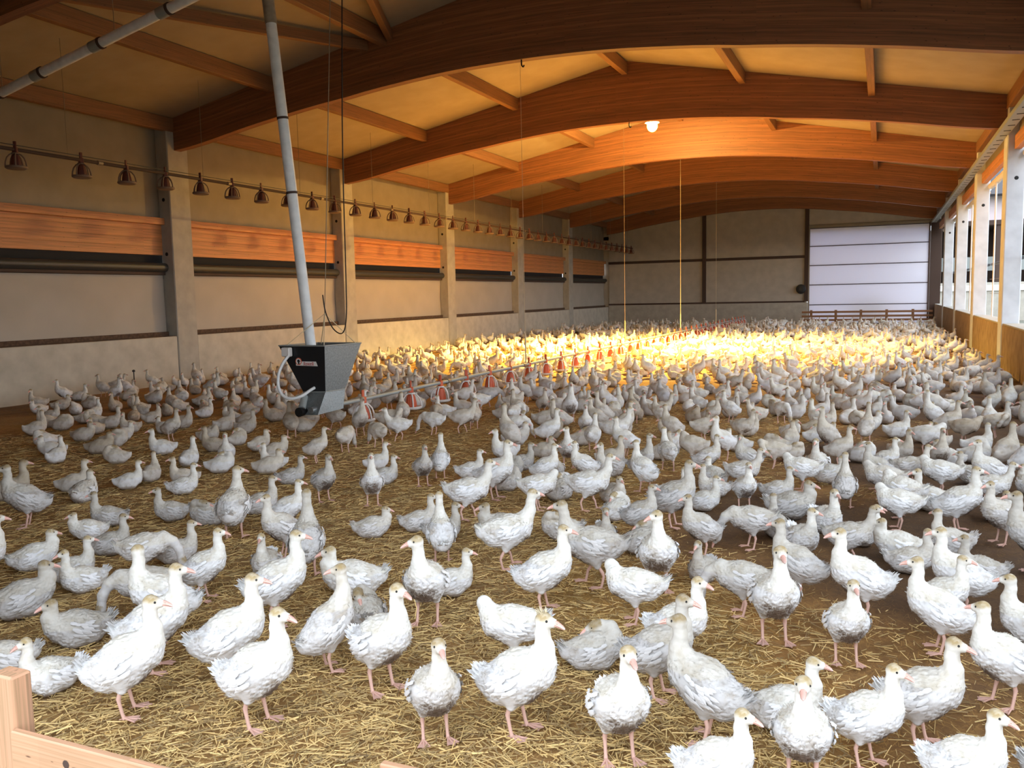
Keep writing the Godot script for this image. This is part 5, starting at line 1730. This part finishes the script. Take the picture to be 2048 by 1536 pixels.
func make_down(f: Field, r: Array, p: Dictionary, count: int, size: float) -> ArrayMesh:
	var mb := MB.new()
	var rng := RandomNumberGenerator.new()
	rng.seed = 9
	var vs: PackedVector3Array = r[0]
	var ns: PackedVector3Array = r[1]
	var cs: PackedColorArray = r[2]
	var hd: Vector3 = p.h
	var tl := Vector3(p.t[0][0], p.t[0][1], p.t[0][2])
	for i in count:
		var k := rng.randi_range(0, vs.size() - 1)
		var q := vs[k]
		var near_head := (q - hd).length() < 0.05
		var nn := ns[k]
		var dir := tl - q
		if q.y > p.n[0][1] and p.n[0][1] > q.z: dir += Vector3(0, -0.5, 0)
		var tail := (q - tl).length() < 0.07
		if tail: dir = (q - tl) * -1.0 + Vector3(0, 0.01, -0.03)
		dir = (dir - nn * dir.dot(nn)).normalized()
		var lift := 0.45 if near_head else 0.55
		dir = (dir + nn * lift * rng.randf_range(0.4, 1.3) + Vector3(rng.randf_range(-.3, .3), rng.randf_range(-.3, .3), rng.randf_range(-.3, .3))).normalized()
		f.smooth_d(q)
		var fine := clampf((f.thick - 0.015) / 0.045, 0.42, 1.0)
		var L := size * rng.randf_range(0.6, 1.3) * fine * (2.0 if tail else 1.0)
		var w := size * 0.15 * fine
		var side := nn.cross(dir).normalized()
		mb.col = cs[k] * rng.randf_range(0.95, 1.1)
		var a := mb.vert(q - nn * 0.002 - side * w, nn)
		mb.vert(q - nn * 0.002 + side * w, nn)
		mb.vert(q + dir * L, (nn + dir * 0.3).normalized())
		mb.tri_i(a, a + 1, a + 2, nn)
	return mb.mesh(feather_mat)

func make_tail(p: Dictionary) -> ArrayMesh:
	# a short ragged fan of tail feathers
	var mb := MB.new()
	var rng := RandomNumberGenerator.new()
	rng.seed = 41
	var a := Vector3(p.t[1][0], p.t[1][1], p.t[1][2])
	var b := Vector3(p.t[0][0], p.t[0][1], p.t[0][2])
	var ax := (b - a).normalized()
	var rt := Vector3.RIGHT
	var up := ax.cross(rt).normalized()
	if up.y < 0: up = -up
	for i in 54:
		var t := rng.randf_range(-1.0, 1.0)
		var lay := rng.randf_range(-0.012, 0.020)
		var root := a.lerp(b, rng.randf_range(0.1, 0.8)) + rt * t * 0.026 + up * lay
		var d := (ax + rt * t * 0.55 + up * (lay * 9.0 + rng.randf_range(-.1, .22))).normalized()
		var L := rng.randf_range(.026, .050)
		var w := rng.randf_range(.006, .0105)
		var sd := d.cross(up).normalized()
		var tone := rng.randf_range(.80, .94)
		mb.col = Color(tone, tone, tone * .98)
		mb.tri(root - sd * w * .5, root + sd * w * .5, root + d * L * .6 + sd * w, up)
		mb.tri(root - sd * w * .5, root + d * L * .6 + sd * w, root + d * L * .6 - sd * w, up)
		mb.tri(root + d * L * .6 - sd * w, root + d * L * .6 + sd * w, root + d * L + sd * rng.randf_range(-.4, .4) * w, up)
	return mb.mesh(feather_mat)

func make_beak(p: Dictionary) -> MB:
	var mb := MB.new()
	var fw: Vector3 = p.f.normalized()
	var rt := Vector3.UP.cross(fw).normalized()
	var up := fw.cross(rt).normalized()
	var base: Vector3 = p.h + fw * 0.033 - up * 0.001
	# upper and lower mandible, each a ring of 9 swept to the tip
	for low in 2:
		var ring := []
		for i in 6:
			var t := float(i) / 5.0
			var wd := lerpf(.0138, .0078, t) * (1.0 if i < 5 else 0.35)
			var ht := lerpf(.0160, .0055, t) * (1.0 if i < 5 else 0.3) * (1.0 if low == 0 else 0.55)
			var cc := base + fw * (0.046 * t * (1.0 if low == 0 else 0.93)) - up * (0.009 * t * t + 0.0015 * low)
			mb.col = Color(.76, .43, .345).lerp(Color(.80, .58, .50), soft((t - 0.72) / 0.25))
			var row := []
			for k in 9:
				var an := PI * k / 8.0
				var nn := (rt * cos(an) + up * sin(an) * (1.0 if low == 0 else -1.0)).normalized()
				row.append(mb.vert(cc + rt * cos(an) * wd + up * sin(an) * ht * (1.0 if low == 0 else -1.0), nn))
			ring.append(row)
		for i in 5:
			for k in 8:
				var o: Vector3 = mb.n[ring[i][k]] + mb.n[ring[i][k + 1]]
				mb.tri_i(ring[i][k], ring[i][k + 1], ring[i + 1][k + 1], o)
				mb.tri_i(ring[i][k], ring[i + 1][k + 1], ring[i + 1][k], o)
	# nostrils
	mb.col = Color(.25, .10, .08)
	for s in [-1.0, 1.0]:
		mb.box(base + fw * 0.014 + rt * s * 0.0095 + up * 0.0064, Vector3(.0012, .0016, .0045), 0.0, Basis(rt, up, fw))
	return mb

func make_eye(p: Dictionary, s: float) -> MB:
	var mb := MB.new()
	var fw: Vector3 = p.h * 0.0 + p.f.normalized()
	var rt := Vector3.UP.cross(fw).normalized()
	var up := fw.cross(rt).normalized()
	var c: Vector3 = p.h + fw * 0.010 + up * 0.0085 + rt * s * 0.0222
	var prof := []
	for i in 7:
		var an := -PI / 2 + PI * i / 6.0
		prof.append(Vector2(cos(an) * .0052, sin(an) * .0052))
	mb.lathe(c, prof, 8)
	return mb

func make_leg(s: float, fz: float, x0: float, z0: float) -> MB:
	var mb := MB.new()
	mb.col = Color(.68, .43, .345)
	mb.tube([Vector3(x0 * s, .150, z0 + .3 * fz), Vector3(x0 * s, .118, z0 - .010 + .6 * fz), Vector3(x0 * s, .092, z0 - .016 + fz * .8), Vector3(x0 * s, .074, z0 - .012 + fz), Vector3((x0 + .001) * s, .030, z0 - .003 + fz), Vector3((x0 + .002) * s, .008, z0 + .004 + fz)],
		[.011, .0088, .0098, .0076, .0070, .0088], 8)
	return mb

func make_foot(s: float, fz: float, x0: float, z0: float) -> MB:
	var mb := MB.new()
	var heel := Vector3((x0 + .002) * s, .006, z0 + .004 + fz)
	var turn := 0.18 * s
	var tips := []
	for k in 3:
		var an := (k - 1) * 0.46 + turn
		tips.append(heel + Vector3(sin(an), 0, cos(an)) * [.058, .066, .058][k])
	mb.col = Color(.60, .36, .28)
	for k in 3:
		mb.tube([heel + Vector3(0, .006, 0), heel.lerp(tips[k], .5) + Vector3(0, .004, 0), tips[k] + Vector3(0, .001, 0)], [.0062, .0048, .0034], 6)
	mb.tube([heel + Vector3(0, .004, 0), heel + Vector3(-sin(turn), -.04, -cos(turn)) * .022], [.004, .002], 5)
	mb.col = Color(.53, .33, .265)
	for k in 2:
		var mid: Vector3 = (tips[k] + tips[k + 1]) * 0.5
		mid = heel.lerp(mid, 0.9)
		var h := Vector3(0, .0035, 0)
		mb.tri(heel + h, tips[k] + h, mid + h, Vector3.UP)
		mb.tri(heel + h, mid + h, tips[k + 1] + h, Vector3.UP)
		mb.tri(heel, tips[k], mid, Vector3.DOWN)
		mb.tri(heel, mid, tips[k + 1], Vector3.DOWN)
		mb.quad(tips[k], mid, mid + h, tips[k] + h, mid - heel)
		mb.quad(mid, tips[k + 1], tips[k + 1] + h, mid + h, mid - heel)
	return mb

func merge(into: MB, am: Array) -> void:
	var o := into.v.size()
	into.v.append_array(am[0])
	into.n.append_array(am[1])
	into.c.append_array(am[2])
	for q in am[0].size(): into.uv.append(Vector2.ZERO)
	for i in am[3]: into.ix.append(i + o)

func goose_of(kit: Dictionary, mir: bool, full: bool) -> Node3D:
	var root := Node3D.new()
	var put := func(called: String, m: ArrayMesh, parent: Node3D) -> MeshInstance3D:
		return obj(called, mirrored(m) if mir else m, parent)
	put.call("body", kit.body if full else kit.body_far, root)
	if full:
		var dn: MeshInstance3D = put.call("down", kit.down, root)
		dn.set_meta("kind", "stuff")
		for w in kit.wings: put.call("wing", w, root)
		put.call("tail", kit.tail, root)
		for e in kit.eyes: put.call("eye", e, root)
	else:
		var dn: MeshInstance3D = put.call("down", kit.down_far, root)
		dn.set_meta("kind", "stuff")
	put.call("beak", kit.beak, root)
	for i in kit.legs.size():
		var lg: MeshInstance3D = put.call("leg", kit.legs[i], root)
		if full: put.call("foot", kit.feet[i], lg)
	return root

func build_geese(only := []) -> void:
	feather_mat = mat(Color.WHITE, 0.95)
	feather_mat.vertex_color_use_as_albedo = true
	feather_mat.cull_mode = BaseMaterial3D.CULL_DISABLED
	feather_mat.rim_enabled = false
	for c in [Color.WHITE, Color(.94, .93, .92), Color(.86, .85, .84), Color(.92, .895, .86), Color(.82, .775, .715)]:
		var tm: StandardMaterial3D = feather_mat.duplicate()
		tm.albedo_color = c
		tone_mats.append(tm)
	skin_mat = mat(Color.WHITE, 0.55)
	skin_mat.vertex_color_use_as_albedo = true
	eye_mat = mat(Color(.02, .02, .025), 0.12)
	gn.seed = 11
	gn.frequency = 0.05
	var P := poses()
	poses_kept = P
	for nm in P:
		if only and not nm in only: continue
		var p: Dictionary = P[nm]
		var lo := Vector3.ONE * 9.0
		var hi := -lo
		for q in p.t + p.n:
			lo = lo.min(Vector3(q[0], q[1], q[2]) - Vector3.ONE * (q[3] + .02))
			hi = hi.max(Vector3(q[0], q[1], q[2]) + Vector3.ONE * (q[3] + .02))
		lo = lo.min(p.h - Vector3.ONE * .05).min(Vector3(-.125, .0, -.1))
		hi = hi.max(p.h + Vector3.ONE * .05).max(Vector3(.125, .2, .1))
		if p.s == 0: lo.y = -0.02
		var f := goose_field(p, 0.0085)
		var paint := goose_paint(p)
		var r := nets(f, lo, hi, 0.0085, paint)
		var rf := nets(f, lo, hi, 0.0150, paint)
		var rm := nets(f, lo, hi, 0.0230, paint)
		var kit := {"body": array_mesh(r, feather_mat), "body_far": array_mesh(rf, feather_mat), "down": make_down(f, r, p, 2200, 0.0148), "down_far": make_down(f, rf, p, 360, 0.016), "wings": [make_wing(f, p, 1.0), make_wing(f, p, -1.0)], "legs": [], "feet": []}
		var bk := make_beak(p)
		kit.beak = bk.mesh(skin_mat)
		kit.tail = make_tail(p)
		kit.eyes = [make_eye(p, 1.0).mesh(eye_mat), make_eye(p, -1.0).mesh(eye_mat)]
		var mini := MB.new()
		merge(mini, [rm[0], rm[1], rm[2], rm[3]])
		merge(mini, [bk.v, bk.n, bk.c, bk.ix])
		if p.s > 0:
			for s in [1.0, -1.0]:
				var fz: float = (0.05 * s) if p.s == 2 else 0.008 * s
				var z0: float = p.t[3][2] - .010
				var lg := make_leg(s, fz, .050, z0)
				var ft := make_foot(s, fz, .050, z0)
				kit.legs.append(lg.mesh(skin_mat))
				kit.feet.append(ft.mesh(skin_mat))
				merge(mini, [lg.v, lg.n, lg.c, lg.ix])
		geese[nm] = {"near": goose_of(kit, false, true), "far": goose_of(kit, false, false), "mini": mini.mesh(feather_mat)}
		geese[nm + "_m"] = {"near": goose_of(kit, true, true), "far": goose_of(kit, true, false)}

func place_goose(pose: String, x: float, z: float, heading: float, size: float, label: String, full: bool, group := "") -> Node3D:
	var g: Node3D = geese[pose]["near" if full else "far"].duplicate()
	g.name = numbered("goose")
	add_child(g)
	g.position = Vector3(x, 0, z)
	g.rotation.y = heading
	g.scale = Vector3.ONE * size
	var k := int(absf(x * 37.0 + z * 91.0)) % 7
	var tn := 0 if k < (4 if full else 2) else (1 if k < 6 else 2)
	if "grey" in label: tn = 2
	elif "white" in label or "clean" in label: tn = 0
	var hd: Vector3 = poses_kept[pose.trim_suffix("_m")].h
	if "ragged crest" in label:
		var mb := MB.new()
		mb.col = Color(.62, .54, .36)
		for i in 60:
			var d := Vector3(sin(i * 2.4) * .5, .9 + .2 * sin(i * 1.7), -.55 + .4 * cos(i * 3.1)).normalized()
			var r0 := hd + Vector3(sin(i * 2.4) * .012, .022, -.012 + .012 * cos(i * 3.1))
			var sd := d.cross(Vector3(cos(i * 1.1), 0, sin(i * 1.1))).normalized() * .004
			mb.tri(r0 - sd, r0 + sd, r0 + d * (.022 + .012 * sin(i * 5.0)), Vector3(0, 0, 1))
		obj("crest", mb.mesh(feather_mat), g)
	if "straw hanging" in label:
		var mb := MB.new()
		mb.col = Color(.66, .48, .19)
		mb.tube([hd + Vector3(.012, -.022, .078), hd + Vector3(.020, -.060, .082), hd + Vector3(.014, -.105, .076)], [.0016], 5)
		obj("straw_wisp", mb.mesh(skin_mat), g)
	if tn > 0:
		for part in g.get_children():
			if part.name in ["body", "down"] or part.name.begins_with("wing") or part.name == "tail": part.material_override = tone_mats[tn if full else tn + 2]
	tag(g, label, "goose", group)
	return g
func build_flock() -> void:
	build_geese()
	for g in FLOCK:
		place_goose(g[0], g[1], g[2], g[3], g[4], g[6], g[5] == 1, "flock of white geese")
	# the rest of the flock, past the three hundred that show largest
	var rng := RandomNumberGenerator.new()
	rng.seed = 88
	var cells := {}
	var put := func(p: Vector2) -> void:
		var k := Vector2i((p / 0.5).floor())
		if not cells.has(k): cells[k] = []
		cells[k].append(p)
	var free := func(p: Vector2, sp: float) -> bool:
		var k := Vector2i((p / 0.5).floor())
		for dx in range(-1, 2):
			for dy in range(-1, 2):
				for q in cells.get(k + Vector2i(dx, dy), []):
					if q.distance_to(p) < sp: return false
		return true
	for g in FLOCK: put.call(Vector2(g[1], g[2]))
	var kinds := ["sit", "sitlow", "sleep", "sitlook", "alert", "walk", "graze"]
	var weight := [5, 5, 3, 3, 3, 1, 1]
	var sets := []
	for k in kinds: sets.append([])
	var tries := 0
	while tries < 30000:
		tries += 1
		var p := Vector2(rng.randf_range(XL + 0.35, XR - 0.3), -11.4 - 35.6 * pow(rng.randf(), 0.9))
		if absf(p.x + 6.6) < 0.30: continue
		if p.y < -45.5 and p.x > -4.2: continue
		if p.y > -16.0 and p.x < -12.8 and rng.randf() < 0.4: continue
		if not free.call(p, 0.375 if p.x > -9.0 else 0.44): continue
		put.call(p)
		var r := rng.randi_range(0, 20)
		var k := 0
		while r >= weight[k]:
			r -= weight[k]
			k += 1
		sets[k].append(p)
	var t := Node3D.new()
	t.name = "goose_flock"
	add_child(t)
	tag(t, "dense flock of white geese resting on the litter in the far half of the barn", "flock", "", "stuff")
	var tot := 0
	for k in kinds.size():
		var mm := MultiMesh.new()
		mm.transform_format = MultiMesh.TRANSFORM_3D
		mm.use_colors = true
		mm.mesh = geese[kinds[k]].mini
		mm.instance_count = sets[k].size()
		tot += sets[k].size()
		for i in sets[k].size():
			var s := rng.randf_range(0.84, 1.04)
			var b := Basis(Vector3.UP, rng.randf() * TAU).scaled(Vector3.ONE * s)
			mm.set_instance_transform(i, Transform3D(b, Vector3(sets[k][i].x, 0, sets[k][i].y)))
			var w := rng.randf_range(0.70, 1.0)
			mm.set_instance_color(i, Color(w, w * rng.randf_range(.97, 1.0), w * rng.randf_range(.92, 1.0)))
		var mi := MultiMeshInstance3D.new()
		mi.name = "geese_" + ["sitting", "huddled", "sleeping", "turning", "standing", "stepping", "feeding"][k]
		mi.multimesh = mm
		mi.set_meta("kind", "stuff")
		t.add_child(mi)
	print("flock beyond: ", tot)

func build_straw() -> void:
	# straw stalks on the litter
	var rng := RandomNumberGenerator.new()
	rng.seed = 63
	var mb := MB.new()
	for k in 3:
		var a := TAU * k / 3.0
		var b := TAU * (k + 1) / 3.0
		var pa := Vector3(0, cos(a), sin(a)) * .5
		var pb := Vector3(0, cos(b), sin(b)) * .5
		mb.quad(pa + Vector3(-.5, 0, 0), pa + Vector3(.5, 0, 0), pb + Vector3(.5, 0, 0), pb + Vector3(-.5, 0, 0), pa + pb)
	var m := mat(Color.WHITE, 0.75)
	m.vertex_color_use_as_albedo = true
	var mm := MultiMesh.new()
	mm.transform_format = MultiMesh.TRANSFORM_3D
	mm.use_colors = true
	mm.mesh = mb.mesh(m)
	var xf := []
	var cs := []
	var n := 0
	while n < 125000:
		n += 1
		var d := 1.6 + 12.5 * pow(rng.randf(), 1.35)
		var an := rng.randf_range(-1.02, 0.36)
		var p := Vector3(sin(an), 0, -cos(an)) * d
		if p.x > XR - .05 or p.x < XL: continue
		var wet := litter_wet(p.x, p.z)
		if rng.randf() < wet * 1.05: continue
		var L := rng.randf_range(.03, .11)
		var th := rng.randf_range(.0025, .0047)
		var bs := Basis(Vector3.UP, rng.randf() * TAU) * Basis(Vector3(0, 0, 1), rng.randf_range(-.16, .16)) * Basis(Vector3.RIGHT, rng.randf() * TAU)
		xf.append(Transform3D(bs * Basis.from_scale(Vector3(L, th, th * 1.4)), p + Vector3(0, rng.randf_range(-.004, .012), 0)))
		var v := rng.randf_range(.55, 1.1)
		cs.append(Color(.80 * v, .57 * v, .23 * v).lerp(Color(.17 * v, .10 * v, .05 * v), 0.65 if rng.randf() < .25 else 0.0))
	mm.instance_count = xf.size()
	for i in xf.size():
		mm.set_instance_transform(i, xf[i])
		mm.set_instance_color(i, cs[i])
	var mi := MultiMeshInstance3D.new()
	mi.name = "straw"
	mi.multimesh = mm
	add_child(mi)
	tag(mi, "loose golden and brown straw stalks scattered over the litter", "straw", "", "stuff")
